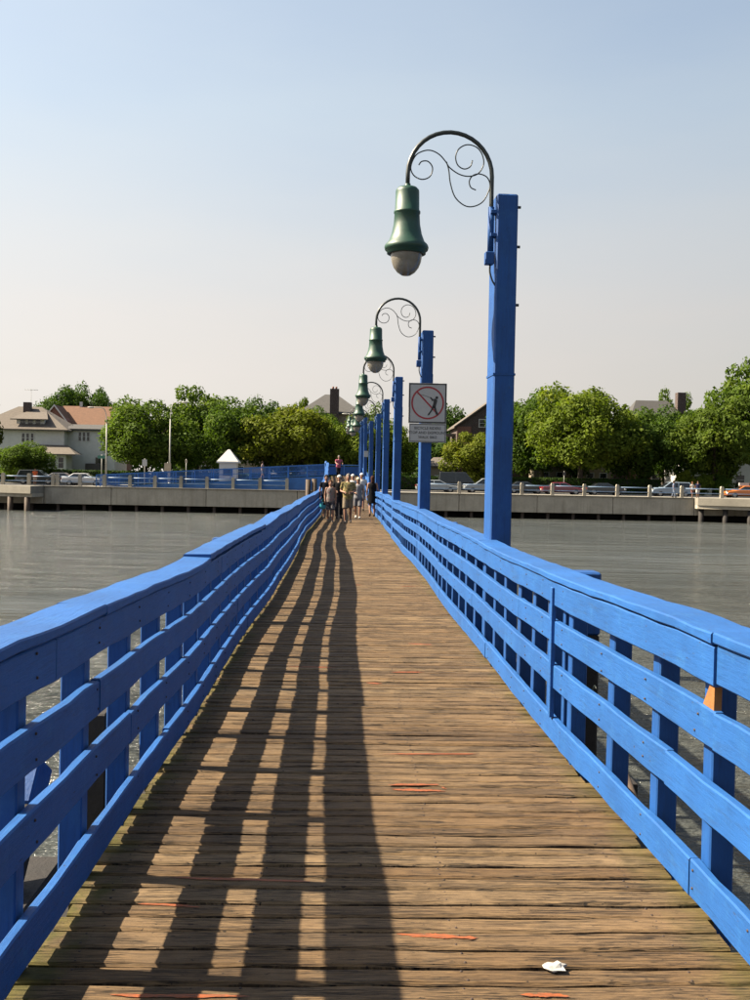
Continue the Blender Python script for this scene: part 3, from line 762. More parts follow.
# dark mooring piles where bridge meets quay
g = empty('mooring_pile'); g.location = (pX(311.5, 94.3), 94.3, -1.95)
for dx, h in ((-.3, 3.35), (.28, 3.42)): MB().tube([(dx, 0, -2), (dx, 0, h)], .24, 10).build('pile', M['brown_timber'], g)
tag(g, 'pair of dark brown timber piles at the quay edge left of the footbridge', 'pile')

# ------------------------------------------------------------------ kiosk
kc = pX(228.5, 101); kk = empty('kiosk', (kc, 101, QZ)); tag(kk, 'small white kiosk with pyramid roof behind the blue ramp', 'kiosk')
MB().box((0, 0, 1.3), (1.7, 1.7, 2.6)).build('wall', M['trim'], kk)
MB().box((0, 0, 2.68), (2.18, 2.18, .14)).build('eave', M['trim'], kk)
rf = MB(); b = 1.08; top = pZ(228.5, 449.5, 101)-QZ
rf.add([(-b, -b, 2.75), (b, -b, 2.75), (b, b, 2.75), (-b, b, 2.75), (-.1, -.1, top), (.1, -.1, top), (.1, .1, top), (-.1, .1, top)], [(0,1,5,4),(1,2,6,5),(2,3,7,6),(3,0,4,7),(4,5,6,7)])
rf.build('roof', M['trim'], kk)
MB().box((0, -.86, 1.7), (.9, .03, .7)).build('window', M['window_glass'], kk)

# ------------------------------------------------------------------ street furniture
def street_lamp(px, Y, ytop, side, label, arm=2.0):
    x = pX(px, Y); H = pZ(px, ytop, Y)-QZ
    o = empty('street_lamp', (x, Y, QZ)); tag(o, label, 'street lamp', 'street lamps on the quay road')
    MB().tube([(0, 0, 0), (0, 0, H*.8)], [.10, .065], 8).build('pole', M['pole_grey'], o)
    MB().tube(catmull([(0, 0, H*.8), (side*.1, 0, H*.92), (side*.6*arm/2, 0, H*.99), (side*arm, 0, H)]), .04, 6).build('arm', M['pole_grey'], o)
    MB().ball((side*(arm+.3), 0, H-.02), (.38, .15, .09)).build('lamp_head', M['pole_grey'], o)
    MB().tube([(0, 0, 0), (0, 0, .5)], .15, 8).build('base', M['pole_grey'], o)
    return o
street_lamp(106, 106, 407.5, -1, 'grey street lamp arching left in front of the white house', 1.35)
street_lamp(169.5, 106, 402, 1, 'grey street lamp arching right between the trees left of the ramp', 1.2)
street_lamp(362, 107, 414, -1, 'street lamp with arm reaching left, seen among the far lamp posts', 1.6)
def sign_post(px, Y, ytop, ybot, wd, m, label, name='street_sign'):
    x = pX(px, Y); zt_ = pZ(px, ytop, Y)-QZ; zb = pZ(px, ybot, Y)-QZ
    o = empty(name, (x, Y, QZ)); tag(o, label, 'sign')
    MB().tube([(0, 0, 0), (0, 0, zt_+.1)], .04, 6).build('post', M['pole_grey'], o)
    MB().box((0, -.06, (zt_+zb)/2), (wd, .02, zt_-zb)).build('panel', m, o)
sign_post(144.5, 105, 459.5, 466, .5, M['sign_white'], 'white street sign on a pole under the left trees')
M['sign_tan'] = simple('faded_sign', (.45, .38, .28), .6, .1, 4)
sign_post(167.5, 105.2, 463, 471, .7, M['sign_tan'], 'faded tan sign board beside the street lamp left of the ramp')
M['sign_green'] = simple('green_street_sign', (.05, .22, .16), .5, .1, 4)
sign_post(101.5, 106.3, 455.5, 458.5, .85, M['sign_green'], 'green street name sign below the left street lamp')
sign_post(186, 105, 460, 463, .25, M['sign_tan'], 'slim short post with small plate right of the faded sign')
sign_post(564, 121, 472, 475.5, .35, M['door'], 'brown post with dark plate by the hedge behind the red car')

# ------------------------------------------------------------------ trees
def crown_mesh(seed, n, leafsize, blobs, flat=.85, zc=1.13, zr=.90, lift=0.0):
    r = np.random.RandomState(seed); cs = []; rs = []
    while len(cs) < blobs:
        p = r.uniform(-1, 1, 3); d2 = (p**2).sum()
        if d2 > 1 or d2 < .10: continue
        an = math.atan2(p[1], p[0]); g = 1+.16*math.sin(2*an+seed)+.13*math.sin(3*an+2*seed)+.1*math.sin(5*p[2]+seed)
        q = np.array([p[0]*.86*g, p[1]*.86*g, zc+p[2]*zr*.80]); cs.append(q); rs.append(r.uniform(.08, .20) if d2 > .5 and r.rand() < .6 else r.uniform(.18, .34))
    cs = np.array(cs); rs = np.array(rs)
    idx = r.choice(blobs, n, p=rs**2/(rs**2).sum())
    d = r.normal(size=(n, 3)); d /= np.linalg.norm(d, axis=1)[:, None]
    rad = rs[idx]*np.clip(r.normal(.92, .16, n), .2, 1.25)
    P = cs[idx] + d*rad[:, None]*np.array([1, 1, flat])
    keep = P[:, 2] > .22; P = P[keep]; d = d[keep]; n = len(P)
    nr = d*.8 + r.normal(size=(n, 3))*.6 + np.array([0, 0, .35]); nr /= np.linalg.norm(nr, axis=1)[:, None]
    t = np.cross(nr, r.normal(size=(n, 3))); t /= np.linalg.norm(t, axis=1)[:, None]; b = np.cross(nr, t)
    s = leafsize*r.uniform(.55, 1.35, n)[:, None]
    V = np.empty((n, 4, 3)); V[:, 0] = P-t*s; V[:, 1] = P-b*s*.55+nr*s*.12; V[:, 2] = P+t*s; V[:, 3] = P+b*s*.55+nr*s*.12
    me = bpy.data.meshes.new('crown'); me.vertices.add(n*4); me.vertices.foreach_set('co', V.reshape(-1))
    me.loops.add(n*4); me.loops.foreach_set('vertex_index', np.arange(n*4, dtype=np.int32))
    me.polygons.add(n); me.polygons.foreach_set('loop_start', np.arange(0, n*4, 4, dtype=np.int32)); me.polygons.foreach_set('loop_total', np.full(n, 4, dtype=np.int32))
    me.update(calc_edges=True); me.materials.append(M['leaf']); return me, cs
def trunk_mesh(seed, cs):
    r = random.Random(seed); mb = MB()
    mb.tube([(0, 0, -.02), (.01, 0, .08), (.02, .01, .4), (.03, 0, .75), (.02, .02, 1.15), (0, 0, 1.55)], [.075, .055, .045, .038, .025, .01], 8)
    for c in cs[:14]:
        z0 = r.uniform(.42, .95); mid = Vector((c[0]*.45, c[1]*.45, z0+(c[2]-z0)*.6))
        mb.tube(catmull([(.02, 0, z0), mid, tuple(c)], 4), [.024, .022, .02, .018, .016, .013, .010, .008, .005], 6)
    me = mb.mesh('trunk'); me.materials.append(M['bark']); return me
protos = []
for k in range(5):
    cm, cs = crown_mesh(100+k, [24000, 21000, 25000, 22000, 19000][k], [.036, .037, .035, .037, .040][k], [64, 50, 72, 58, 40][k])
    protos.append((cm, trunk_mesh(k, cs)))
def tree(px, Y, ytop, wpx, k, tint, label, ybase=None, cat='tree', depth=None, name='tree'):
    x = pX(px, Y, 450); top = pZ(px, ytop, Y); base = QZ-.16 if Y > 119 else QZ
    wd = wpx*Y/F*1.12; h = top-base
    o = empty(name, (x, Y, base)); tag(o, label, cat, 'trees along the far shore')
    cm, tm = protos[k]; rz = random.uniform(0, 6.28)
    a = link('trunk', tm, o); b = link('crown', cm, o)
    for q in (a, b): q.scale = (wd/2, (depth or wd)/2, h/2); q.rotation_euler = (0, 0, rz)
    b.color = (*tint, 1); return o
LT, MD, DK, OL = (1.3, 1.2, .9), (1.0, 1.05, 1.0), (.66, .80, 1.0), (1.4, 1.12, .8)
tree(28, 121.5, 440.5, 58, 0, MD, 'small bushy tree in front of the white house')
tree(62, 178, 380, 52, 1, DK, 'dark tree rising behind the tan roof, left of its neighbour')
tree(95, 182, 384, 46, 2, DK, 'dark tree rising behind the rust roof, right of its neighbour')
tree(147, 127, 397, 92, 2, MD, 'broad green tree right of the white house')
tree(197, 138, 379, 72, 3, MD, 'tall tree with the highest crown left of the footbridge')
tree(233, 130, 396, 76, 0, (.85, .95, .9), 'dense dark tree above the white kiosk')
tree(287, 127, 401, 92, 1, OL, 'round bright yellow green tree above the ramp')
tree(268, 160, 398, 60, 2, DK, 'dark tree peeping out behind the yellow green tree')
tree(303, 165, 392, 26, 4, LT, 'slim feathery tree left of the brick chimney')
tree(343, 128, 410, 66, 3, LT, 'bright green tree behind the far end of the footbridge')
tree(388, 132, 418, 62, 0, LT, 'bright tree half hidden by the row of lamp posts')
tree(362, 165, 404, 60, 2, MD, 'mid green tree behind the lamp post row')
tree(430, 140, 430, 60, 4, DK, 'low dark tree below the notice sign')
tree(447, 180, 400, 52, 1, DK, 'distant dark tree just right of the no fishing sign')
tree(474, 124, 428, 60, 4, OL, 'low olive tree in front of the brown gabled house')
tree(542, 137, 386, 84, 0, (.75, .85, .9), 'dark tall tree just right of the nearest lamp post')
tree(578, 150, 384, 70, 3, DK, 'dark tree behind the bright round tree on the right')
tree(582, 125, 384, 104, 2, LT, 'big bright round tree right of the nearest lamp post')
tree(512, 150, 396, 60, 1, DK, 'dark tree directly behind the nearest lamp post')
tree(690, 146, 404, 60, 4, (.8, .9, .8), 'mid green tree below the dark chimney on the right')
tree(318, 146, 405, 52, 0, (.9, 1.0, .9), 'mid green tree in front of the tan house')
tree(640, 127, 402, 76, 1, (.7, .8, .8), 'dark tree between the two bright trees on the right')
tree(672, 185, 384, 46, 3, MD, 'distant tree top left of the dark chimney')
tree(664, 135, 404, 64, 0, DK, 'dark low tree in front of the right hand roof')
tree(716, 124, 392, 84, 3, (1.0, 1.0, .9), 'green street tree left of the orange cab')
tree(758, 128, 352, 96, 2, MD, 'tall tree cut by the right edge of the photo')
tree(-36, 104, 366, 66, 4, (.6, .5, .6), 'tree reaching thin branches in from the left edge')
# far belt of trees behind the houses
def belt(name, x0, x1, Y, hmin, hmax, n, seed, tint, label, leaf=.7, kind='stuff', depth=6, base=QZ-.2):
    r = np.random.RandomState(seed); X = r.uniform(x0, x1, n); hh = hmin+(hmax-hmin)*(.5+.28*np.sin(X*.21+seed)+.22*np.sin(X*.53+seed*2))
    P = np.stack([X, Y+r.normal(size=n)*depth*.3, base+hh*np.sqrt(r.uniform(0, 1, n))], 1)
    nr = r.normal(size=(n, 3)); nr[:, 1] -= .4; nr /= np.linalg.norm(nr, axis=1)[:, None]
    t = np.cross(nr, r.normal(size=(n, 3))); t /= np.linalg.norm(t, axis=1)[:, None]; b = np.cross(nr, t); s = leaf*r.uniform(.5, 1.3, n)[:, None]
    V = np.stack([P-t*s, P-b*s*.6, P+t*s, P+b*s*.6], 1); me = bpy.data.meshes.new(name)
    me.from_pydata(V.reshape(-1, 3).tolist(), [], np.arange(n*4).reshape(-1, 4).tolist()); me.materials.append(M['leaf'])
    o = link(name, me); o.color = (*tint, 1); tag(o, label, 'woods' if kind == 'stuff' else 'hedge', kind=kind); return o
belt('far_woods', -170, 170, 205, 6, 11.5, 30000, 5, DK, 'far belt of dark trees behind the houses', .75)
def hedge(x0, x1, Y, h, seed, label):
    n = int((x1-x0)*230); r = np.random.RandomState(seed); o = empty('hedge', ((x0+x1)/2, Y, QZ-.16)); tag(o, label, 'hedge', 'hedges along the far sidewalk')
    X = r.uniform(x0, x1, n)-(x0+x1)/2; f = r.uniform(0, 1, n); yy = np.where(f < .6, -.4, r.uniform(-.4, .4, n)); zz = np.where(f < .6, r.uniform(.05, h, n), h)+r.normal(size=n)*.05
    P = np.stack([X, yy+r.normal(size=n)*.06, zz], 1); nr = r.normal(size=(n, 3))*.6+np.array([0, -1, .6]); nr /= np.linalg.norm(nr, axis=1)[:, None]
    t = np.cross(nr, r.normal(size=(n, 3))); t /= np.linalg.norm(t, axis=1)[:, None]; b = np.cross(nr, t); s = .13*r.uniform(.6, 1.3, n)[:, None]
    V = np.stack([P-t*s, P-b*s*.6, P+t*s, P+b*s*.6], 1); me = bpy.data.meshes.new('foliage')
    me.from_pydata(V.reshape(-1, 3).tolist(), [], np.arange(n*4).reshape(-1, 4).tolist()); me.materials.append(M['leaf'])
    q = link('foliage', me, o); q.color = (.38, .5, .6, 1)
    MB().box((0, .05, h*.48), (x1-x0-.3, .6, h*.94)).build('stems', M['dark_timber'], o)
hedge(pX(-40, 124), pX(150, 124), 124, 1.75, 1, 'clipped dark hedge in front of the white house')
hedge(pX(150, 124), pX(365, 124), 124.2, 1.7, 2, 'clipped dark hedge behind the blue ramp')
hedge(pX(365, 124), pX(500, 124), 124, 1.8, 5, 'clipped dark hedge behind the lamp post row')
hedge(pX(500, 124), pX(662, 124), 124.1, 1.9, 3, 'clipped dark hedge behind the red car')
hedge(pX(735, 124), pX(820, 124), 124, 1.7, 4, 'clipped dark hedge behind the orange cab')
def bush(px, Y, ytop, wpx, tint, label, k):
    o = tree(px, Y, ytop, wpx, k, tint, label, cat='bush', name='bush'); o['group'] = 'garden bushes by the street'
    for ch in o.children:
        ch.location.z = -.35*ch.scale.z*.8; ch.scale.z *= 1.2
bush(687, 122.6, 471, 20, (1.5, 1.25, .8), 'yellow green garden bush behind the silver car', 0)
bush(703, 122.8, 473, 22, (1.1, 1.1, .8), 'green garden bush behind the two walkers on the quay', 1)
bush(722, 122.7, 474, 20, (.8, .95, .8), 'darker garden bush left of the orange cab', 3)

# ------------------------------------------------------------------ houses
def window(o, x, y, z, wd, h, m='window_glass', frame=True):
    wn_ = empty('x') if False else None
    f = MB()
    for c, d in (((x, y-.03, z+h/2+.05), (wd+.2, .06, .1)), ((x, y-.03, z-h/2-.05), (wd+.24, .08, .1)), ((x-wd/2-.05, y-.03, z), (.1, .06, h)), ((x+wd/2+.05, y-.03, z), (.1, .06, h)), ((x, y-.025, z), (wd, .03, .05))): f.box(c, d)
    fo = f.build('window', M['trim'], o)
    MB().box((x, y-.012, z), (wd, .02, h)).build('pane', M[m], fo)
def gable(o, x0, x1, y0, y1, ze, zr, m, ridge='X', over=.4, hip=0.0, th=.18, name='roof'):
    """roof slab shell; ridge along X or Y"""
    x0 -= over; x1 += over; y0 -= over; y1 += over
    if ridge == 'X':
        ym = (y0+y1)/2; a, b = (x0+hip, ym, zr), (x1-hip, ym, zr)
    else:
        xm = (x0+x1)/2; a, b = (xm, y0+hip, zr), (xm, y1-hip, zr)
    vs = [(x0, y0, ze), (x1, y0, ze), (x1, y1, ze), (x0, y1, ze), a, b]
    lo = [(p[0], p[1], p[2]-th) for p in vs]
    if ridge == 'X': fs = [(0,1,5,4), (2,3,4,5), (1,2,5), (3,0,4)]
    else: fs = [(0,4,5,3), (1,2,5,4), (0,1,4), (2,3,5)]
    mb = MB(); mb.add(vs+lo[:4], fs+[(0,6,7,1),(1,7,8,2),(2,8,9,3),(3,9,6,0),(6,9,8,7)])
    return mb.build(name, m, o)

# white two-storey house, left
HY = 146
gz = QZ-.16
def hx(px): return pX(px, HY, 440)
def hz(y, px=40): return pZ(px, y, HY)-gz
ho = empty('white_house', (0, HY, gz)); tag(ho, 'white two storey house with tan hipped roof and dormer behind the left hedge', 'house')
xa, xb = hx(-26), hx(64); ze = hz(429.5)
MB().box(((xa+xb)/2, 5, ze/2), (xb-xa, 10, ze)).build('wall', M['stucco_white'], ho)
rf = gable(ho, xa, xb, 0, 10, ze, hz(404.5, 34), M['roof_tan'], 'X', .7, hip=(xb-xa)*.42)
xc = hx(29)
dz0, dz1 = hz(425, 29), hz(418.5, 29)
dm = MB().box((xc, 2.2, (dz0+dz1)/2), (4.0, 3.2, dz1-dz0)).build('dormer', M['stucco_white'], ho)
mb = MB(); mb.add([(xc-2.7, -.1, dz1-.05), (xc+2.7, -.1, dz1-.05), (xc+1.2, 4.4, dz1+1.5), (xc-1.2, 4.4, dz1+1.5), (xc-2.7, -.1, dz1-.2), (xc+2.7, -.1, dz1-.2)], [(0,1,2,3), (0,4,5,1), (0,3,4), (1,5,2)])
mb.build('dormer_roof', M['roof_tan'], ho)
for dx in (-1.1, 0, 1.1): window(ho, xc+dx, .6, (dz0+dz1)/2, .75, .65)
ch = MB().box((hx(18.5), 4.0, hz(408, 18)), (1.0, 1.0, hz(401.5, 18)-hz(417, 18))).build('chimney', M['brick_dark'], rf)
mb = MB(); ax0, az0 = hx(22), hz(402, 22)
mb.tube([(ax0, 4, az0-2.2), (ax0, 4, az0+2.2)], .03, 5); mb.tube([(ax0-1, 4, az0+2.1), (ax0+1, 4, az0+2.1)], .025, 5)
for k in range(5): mb.tube([(ax0-.8+k*.4, 3.6, az0+2.1), (ax0-.8+k*.4, 4.4, az0+2.1)], .02, 5)
mb.build('antenna', M['pole_grey'], rf)
for px in (23.3, 27.8, 32.3): window(ho, hx(px), 0, hz(437.8, 28), .38, 1.25)
# right wing with flat roof
wa, wb = hx(63), hx(112); wz = hz(428.5, 90)
MB().box(((wa+wb)/2, 6, wz/2), (wb-wa, 8, wz)).build('wing_wall', M['stucco_white'], ho)
mb = MB(); mb.add([(wa-.3, 1.6, wz), (wb+.4, 1.6, wz), (wb+.4, 10.4, wz), (wa-.3, 10.4, wz), (wa+.3, 4, wz+.75), (wb-.6, 4, wz+.75), (wb-.6, 9, wz+.75), (wa+.3, 9, wz+.75), (wa-.3, 1.6, wz-.25), (wb+.4, 1.6, wz-.25)], [(0,1,5,4),(1,2,6,5),(2,3,7,6),(3,0,4,7),(4,5,6,7),(0,8,9,1)])
mb.build('wing_roof', M['roof_grey'], ho)
for px in (76.3, 80.5, 84.7): window(ho, hx(px), 2, hz(436, 80), .38, 1.3)
# porch
pa, pb = hx(44), hx(80); pz = hz(454.5, 65)
MB().box(((pa+pb)/2-.4, -1.6, pz/2), (pb-pa-1.4, 3.2, pz)).build('porch_wall', M['stucco_white'], ho)
mb = MB(); mb.add([(pa-.6, -3.8, pz), (pb+.4, -3.8, pz), (pb-1.8, -.02, pz+1.35), (pa-.6, -.02, pz+1.35), (pb+.4, -.02, pz), (pa-.6, -3.8, pz-.18), (pb+.4, -3.8, pz-.18)], [(0,1,2,3),(1,4,2),(0,5,6,1)])
mb.build('porch_roof', M['roof_tan'], ho)
for px in (60, 67.5): window(ho, hx(px), -3.2, hz(463, 64), .75, 1.5)
mb = MB().box((hx(90), 1.9, 1.5), (2.2, .2, 2.8)).build('garage_door', M['door'], ho)
mb = MB().box((hx(98), 1.96, 1.9), (1.6, .2, 3.8)).build('entrance', M['window_glass'], ho)
# rust roofed house behind
def house_basic(name, label, pl, pr, Y, yeave, yridge, depth, wall, roof, ridge='X', hip=0, over=.45, cat='house'):
    o = empty(name, (0, Y, gz)); tag(o, label, cat, 'houses behind the far shore')
    a, b = pX(pl, Y, 430), pX(pr, Y, 430); pm = (pl+pr)/2; e = pZ(pm, yeave, Y)-gz; r = pZ(pm, yridge, Y)-gz
    mb = MB()
    if ridge == 'X' and not hip:
        mb.add([(x, yy, z) for x in (a, b) for yy, z in ((0, 0), (depth, 0), (depth, e-.2), (depth/2, r-.35), (0, e-.2))], [(0,1,2,3,4), (9,8,7,6,5), (0,4,9,5), (1,6,7,2), (0,5,6,1), (4,3,8,9), (3,2,7,8)])
    elif ridge == 'Y' and not hip:
        m_ = (a+b)/2
        mb.add([(x, yy, z) for yy in (0, depth) for x, z in ((a, 0), (b, 0), (b, e-.2), (m_, r-.35), (a, e-.2))], [(0,1,2,3,4), (9,8,7,6,5), (0,4,9,5), (1,6,7,2), (0,5,6,1), (4,3,8,9), (3,2,7,8)])
    else: mb.box(((a+b)/2, depth/2, e/2), (b-a, depth, e))
    mb.build('wall', wall, o)
    # two thin slabs for open gables
    if hip: rf = gable(o, a, b, 0, depth, e, r, roof, ridge, over, hip)
    else:
        mb = MB(); t = .22
        if ridge == 'X':
            k = (r-e)/(depth/2); A = [(-over, e-over*k), (depth/2, r), (depth+over, e-over*k), (depth+over, e-over*k-t), (depth/2, r-t), (-over, e-over*k-t)]
            mb.prism(A, a-over, b+over, 'X')
        else:
            m_ = (a+b)/2; k = (r-e)/((b-a)/2); A = [(a-over, e-over*k), (m_, r), (b+over, e-over*k), (b+over, e-over*k-t), (m_, r-t), (a-over, e-over*k-t)]
            mb.prism(A, -over, depth+over, 'Y')
        rf = mb.build('roof', roof, o)
    return o, rf, a, b, e, r
o, rf, a, b, e, r = house_basic('brick_house', 'brick house with rust roof behind the white house', 56, 117, 158, 428, 404, 11, M['brick'], M['roof_rust'])
o2 = MB(); gx = pX(53.5, 157); g0 = pZ(53, 420, 157)-gz; g1 = pZ(53, 404.5, 157)-gz
o2.prism([(gx-1.9, 0), (gx+1.9, 0), (gx+1.9, g0), (gx, g1-.2), (gx-1.9, g0)], -.9, 4, 'Y'); o2.build('front_gable', M['brick'], o)
mb = MB(); mb.prism([(gx-2.4, g0-.7), (gx, g1), (gx+2.4, g0-.7), (gx+2.4, g0-1.0), (gx, g1-.35), (gx-2.4, g0-1.0)], -1.0, 4, 'Y'); mb.build('gable_roof', M['roof_rust'], o)
mb = MB(); mb.prism([(gx-2.45, g0-.7), (gx, g1+.05), (gx+2.45, g0-.7), (gx+2.45, g0-.95), (gx, g1-.25), (gx-2.45, g0-.95)], -1.2, -1.02, 'Y'); mb.build('gable_trim', M['trim'], o)
MB().box((pX(71, 158), 5.5, r+.3), (.4, .4, .8)).build('chimney', M['trim'], rf)
for px in (86, 100): window(o, pX(px, 158), 0, e-1.9, 1.0, 1.4)
# chimney house behind the footbridge
o, rf, a, b, e, r = house_basic('tan_house', 'tan house with grey gable roof and tall brick chimney behind the trees', 300, 360, 150, 413, 391.5, 11, M['stucco_tan'], M['roof_grey'], 'X', hip=4.0)
MB().box((pX(333, 149), -.45, (r+.35)/2), (1.35, .9, r+.35)).build('chimney', M['brick_dark'], rf)
for k in (-.4, .4): MB().tube([(pX(333, 149)+k*.6, -.45, r+.35), (pX(333, 149)+k*.6, -.45, r+.7)], .15, 8).build('chimney_pot', M['brick'], rf)
for px in (318, 348): window(o, pX(px, 150), 0, e-1.5, .9, 1.3)
# brown gabled house right of the sign
o, rf, a, b, e, r = house_basic('brown_house', 'brown brick house with sloping gable roof right of the no fishing sign', 457, 530, 142, 425, 398, 9, M['brick_dark'], M['roof_tan'], 'Y')
MB().box((a+1.0, -.06, e/2+.3), (2.0, .14, e-1.2)).build('brick_bay', M['brick'], o)
for px in (481, 490): window(o, pX(px, 142), 0, e+.2, .8, 1.0)
MB().box((a-1.7, 4, 4.6/2+.0), (3.2, 5, pZ(450, 437, 146)-gz)).build('side_wing', M['stucco_white'], o)
MB().box((a-1.7, 4, pZ(450, 436, 146)-gz+.1), (3.6, 5.4, .25)).build('side_roof', M['roof_tan'], o)
o, rf, a, b, e, r = house_basic('garage', 'low tan garage with tiled roof left of the olive tree', 432, 456, 132, 466, 457, 6, M['stucco_tan'], M['roof_tan'], 'X', hip=1.0)
MB().box(((a+b)/2, -.03, 1.1), (2.2, .08, 2.0)).build('garage_door', M['trim'], o)
# right hand houses behind trees
o, rf, a, b, e, r = house_basic('grey_roof_house', 'brick house with grey roof and dark chimney behind the right trees', 628, 694, 150, 432, 398, 10, M['brick'], M['roof_grey'], 'X', hip=3.0)
MB().box((pX(685, 152), 5, r-.3), (1.3, 1.3, 3.2)).build('chimney', M['brick_dark'], rf)
for px in (640, 655, 670): window(o, pX(px, 150), 0, 2.2, 1.0, 1.6)
for px in (646, 664): window(o, pX(px, 150), 0, 5.6, 1.0, 1.5)
o, rf, a, b, e, r = house_basic('white_bungalow', 'white house with a row of windows behind the garden bushes', 684, 770, 140, 452, 432, 9, M['stucco_white'], M['roof_brown'], 'X', hip=2.0)
for px in (706, 711, 716, 721): window(o, pX(px, 140), 0, 2.3, .55, 1.3)
window(o, pX(740, 140), 0, 2.3, 1.2, 1.3)
MB().box((pX(693, 140), -.06, 1.1), (1.0, .12, 2.1)).build('door', M['door'], o)
o, rf, a, b, e, r = house_basic('grey_house', 'grey house hidden behind the dark trees right of the nearest lamp post', 535, 612, 152, 440, 415, 10, M['stucco_tan'], M['roof_brown'], 'X', hip=2.0)
for px in (545, 560, 575, 590, 603): window(o, pX(px, 152), 0, 2.2, 1.0, 1.5)
o, rf, a, b, e, r = house_basic('plain_house', 'plain house hidden behind the trees above the blue ramp', 180, 262, 156, 440, 415, 10, M['stucco_tan'], M['roof_brown'], 'X', hip=2.0)
for px in (190, 205, 222, 240): window(o, pX(px, 156), 0, 2.2, 1.0, 1.5)

# ------------------------------------------------------------------ cars
def car(px, Y, kind, paint, label, face=1, name='parked_car'):
    S = {'sedan': dict(L=4.7, body=[(-2.3,.35),(-2.35,.55),(-2.28,.92),(-1.5,.98),(.95,.95),(2.05,.80),(2.32,.62),(2.34,.35)], cab=[(-1.75,.95),(-1.05,1.42),(.25,1.44),(1.25,.92)]),
         'suv': dict(L=4.7, body=[(-2.3,.4),(-2.33,.6),(-2.28,1.05),(-1.5,1.08),(1.0,1.05),(2.05,.95),(2.32,.75),(2.34,.4)], cab=[(-2.2,1.05),(-1.95,1.68),(.2,1.72),(1.2,1.04)]),
         'van': dict(L=5.1, body=[(-2.5,.4),(-2.52,.6),(-2.5,1.15),(-1.5,1.15),(1.3,1.12),(2.3,.95),(2.5,.75),(2.52,.4)], cab=[(-2.46,1.12),(-2.35,2.38),(.7,2.4),(1.8,1.12)])}[kind]
    zb = QZ-.12
    o = empty(name, (pX(px, Y), Y, zb), 0 if face > 0 else math.pi); tag(o, label, 'car', 'cars on the quay road')
    hw = .88
    def shell(poly, w0, w1, z0, z1):
        n = len(poly); vs = []
        for s in (-1, 1):
            for x, z in poly:
                t = (z-z0)/(z1-z0) if z1 > z0 else 0; vs.append((x, s*(w0+(w1-w0)*max(0, min(1, t))), z))
        return MB().add(vs, [tuple(range(n)), tuple(reversed(range(n, 2*n)))]+[(i, i+n, (i+1) % n+n, (i+1) % n) for i in range(n)])
    bz = max(z for x, z in S['body']); cz0 = S['cab'][0][1]; cz1 = max(z for x, z in S['cab'])
    bd = shell(S['body'], hw, hw-.05, .35, bz).build('body', paint, o, bevel=.05)
    cabo = shell(S['cab'], hw-.06, hw-.26, cz0, cz1).build('cabin', paint, o, bevel=.05)
    def wy(z): t = (z-cz0)/(cz1-cz0); return hw-.06-.2*t
    xs_ = [p[0] for p in S['cab']]; z0, z1 = cz0+.06, cz1-.09
    def ex(z, front):
        (xa_, za), (xb_, zb_) = (S['cab'][3], S['cab'][2]) if front else (S['cab'][0], S['cab'][1])
        return xa_+(xb_-xa_)*(z-za)/(zb_-za)
    m0 = (ex(z0, 0)+ex(z0, 1))/2-.1
    for s in (-1, 1):
        for xa_, xb_, xc_, xd_ in ((ex(z0, 0)+.15, m0-.05, m0-.05, ex(z1, 0)+.15), (m0+.05, ex(z0, 1)-.15, ex(z1, 1)-.12, m0+.05)):
            q = [(xa_, s*(wy(z0)+.006), z0), (xb_, s*(wy(z0)+.006), z0), (xc_, s*(wy(z1)+.006), z1), (xd_, s*(wy(z1)+.006), z1)]
            MB().quad(*q).build('side_window', M['window_glass'], cabo)
    for fr in (0, 1):
        d = .008 if fr else -.008
        q = [(ex(z0, fr)+d, -wy(z0)+.1, z0), (ex(z0, fr)+d, wy(z0)-.1, z0), (ex(z1, fr)+d, wy(z1)-.08, z1), (ex(z1, fr)+d, -wy(z1)+.08, z1)]
        MB().quad(*q).build('windscreen', M['window_glass'], cabo)
    for x in (-1.42, 1.42):
        for s in (-1, 1):
            wl = MB().lathe([(.2, -.11), (.31, -.11), (.335, -.07), (.335, .07), (.31, .11), (.2, .11)], (x, s*(hw-.08), .335), 18, 'Y').build('tyre', M['tyre'], o)
            MB().lathe([(0, .09*s), (.12, .095*s), (.21, .10*s), (.21, .05*s)], (x, s*(hw-.08), .335), 14, 'Y').build('rim', M['rim'], wl)
    xe = S['body'][2][0]; hz_ = bz-.18
    for s in (-1, 1):
        MB().box((S['body'][1][0]+.02, s*.68, hz_), (.08, .3, .16)).build('tail_light', M['red_light'], o)
        MB().box((S['body'][6][0]-.08, s*.64, hz_-.06), (.16, .34, .14)).build('headlight', M['lamp_lens'], o)
        MB().box((.95, s*(hw+.05), cz0+.05), (.14, .16, .12)).build('mirror', paint, o)
    MB().box((S['body'][1][0]-.01, 0, .62), (.04, .5, .14)).build('number_plate', M['plate'], o)
    MB().box((0, 0, .30), (4.2, 1.5, .12)).build('underside', M['tyre'], o)
    return o
CP = {k: carpaint('car_'+k, v) for k, v in dict(black=(.02, .022, .022), white=(.62, .62, .62), silver=(.34, .38, .40), dkgreen=(.03, .035, .03), red=(.20, .02, .035), blue=(.30, .38, .46), orange=(.75, .22, .03), grey=(.1, .1, .105)).items()}
car(38, 116.6, 'suv', CP['dkgreen'], 'dark wagon parked at the far left behind the walker in orange', 1)
car(63, 117.2, 'sedan', CP['grey'], 'dark grey car between the dark wagon and the white sedan', 1)
car(84.5, 110, 'sedan', CP['white'], 'white sedan with red tail light behind the left quay fence', 1)
car(437, 111, 'sedan', CP['silver'], 'silver sedan right of the second lamp post', 1)
car(459, 117.5, 'van', CP['black'], 'tall dark van in front of the tan garage', 1)
car(484, 114, 'suv', CP['silver'], 'silver grey wagon half hidden by the nearest lamp post', -1)
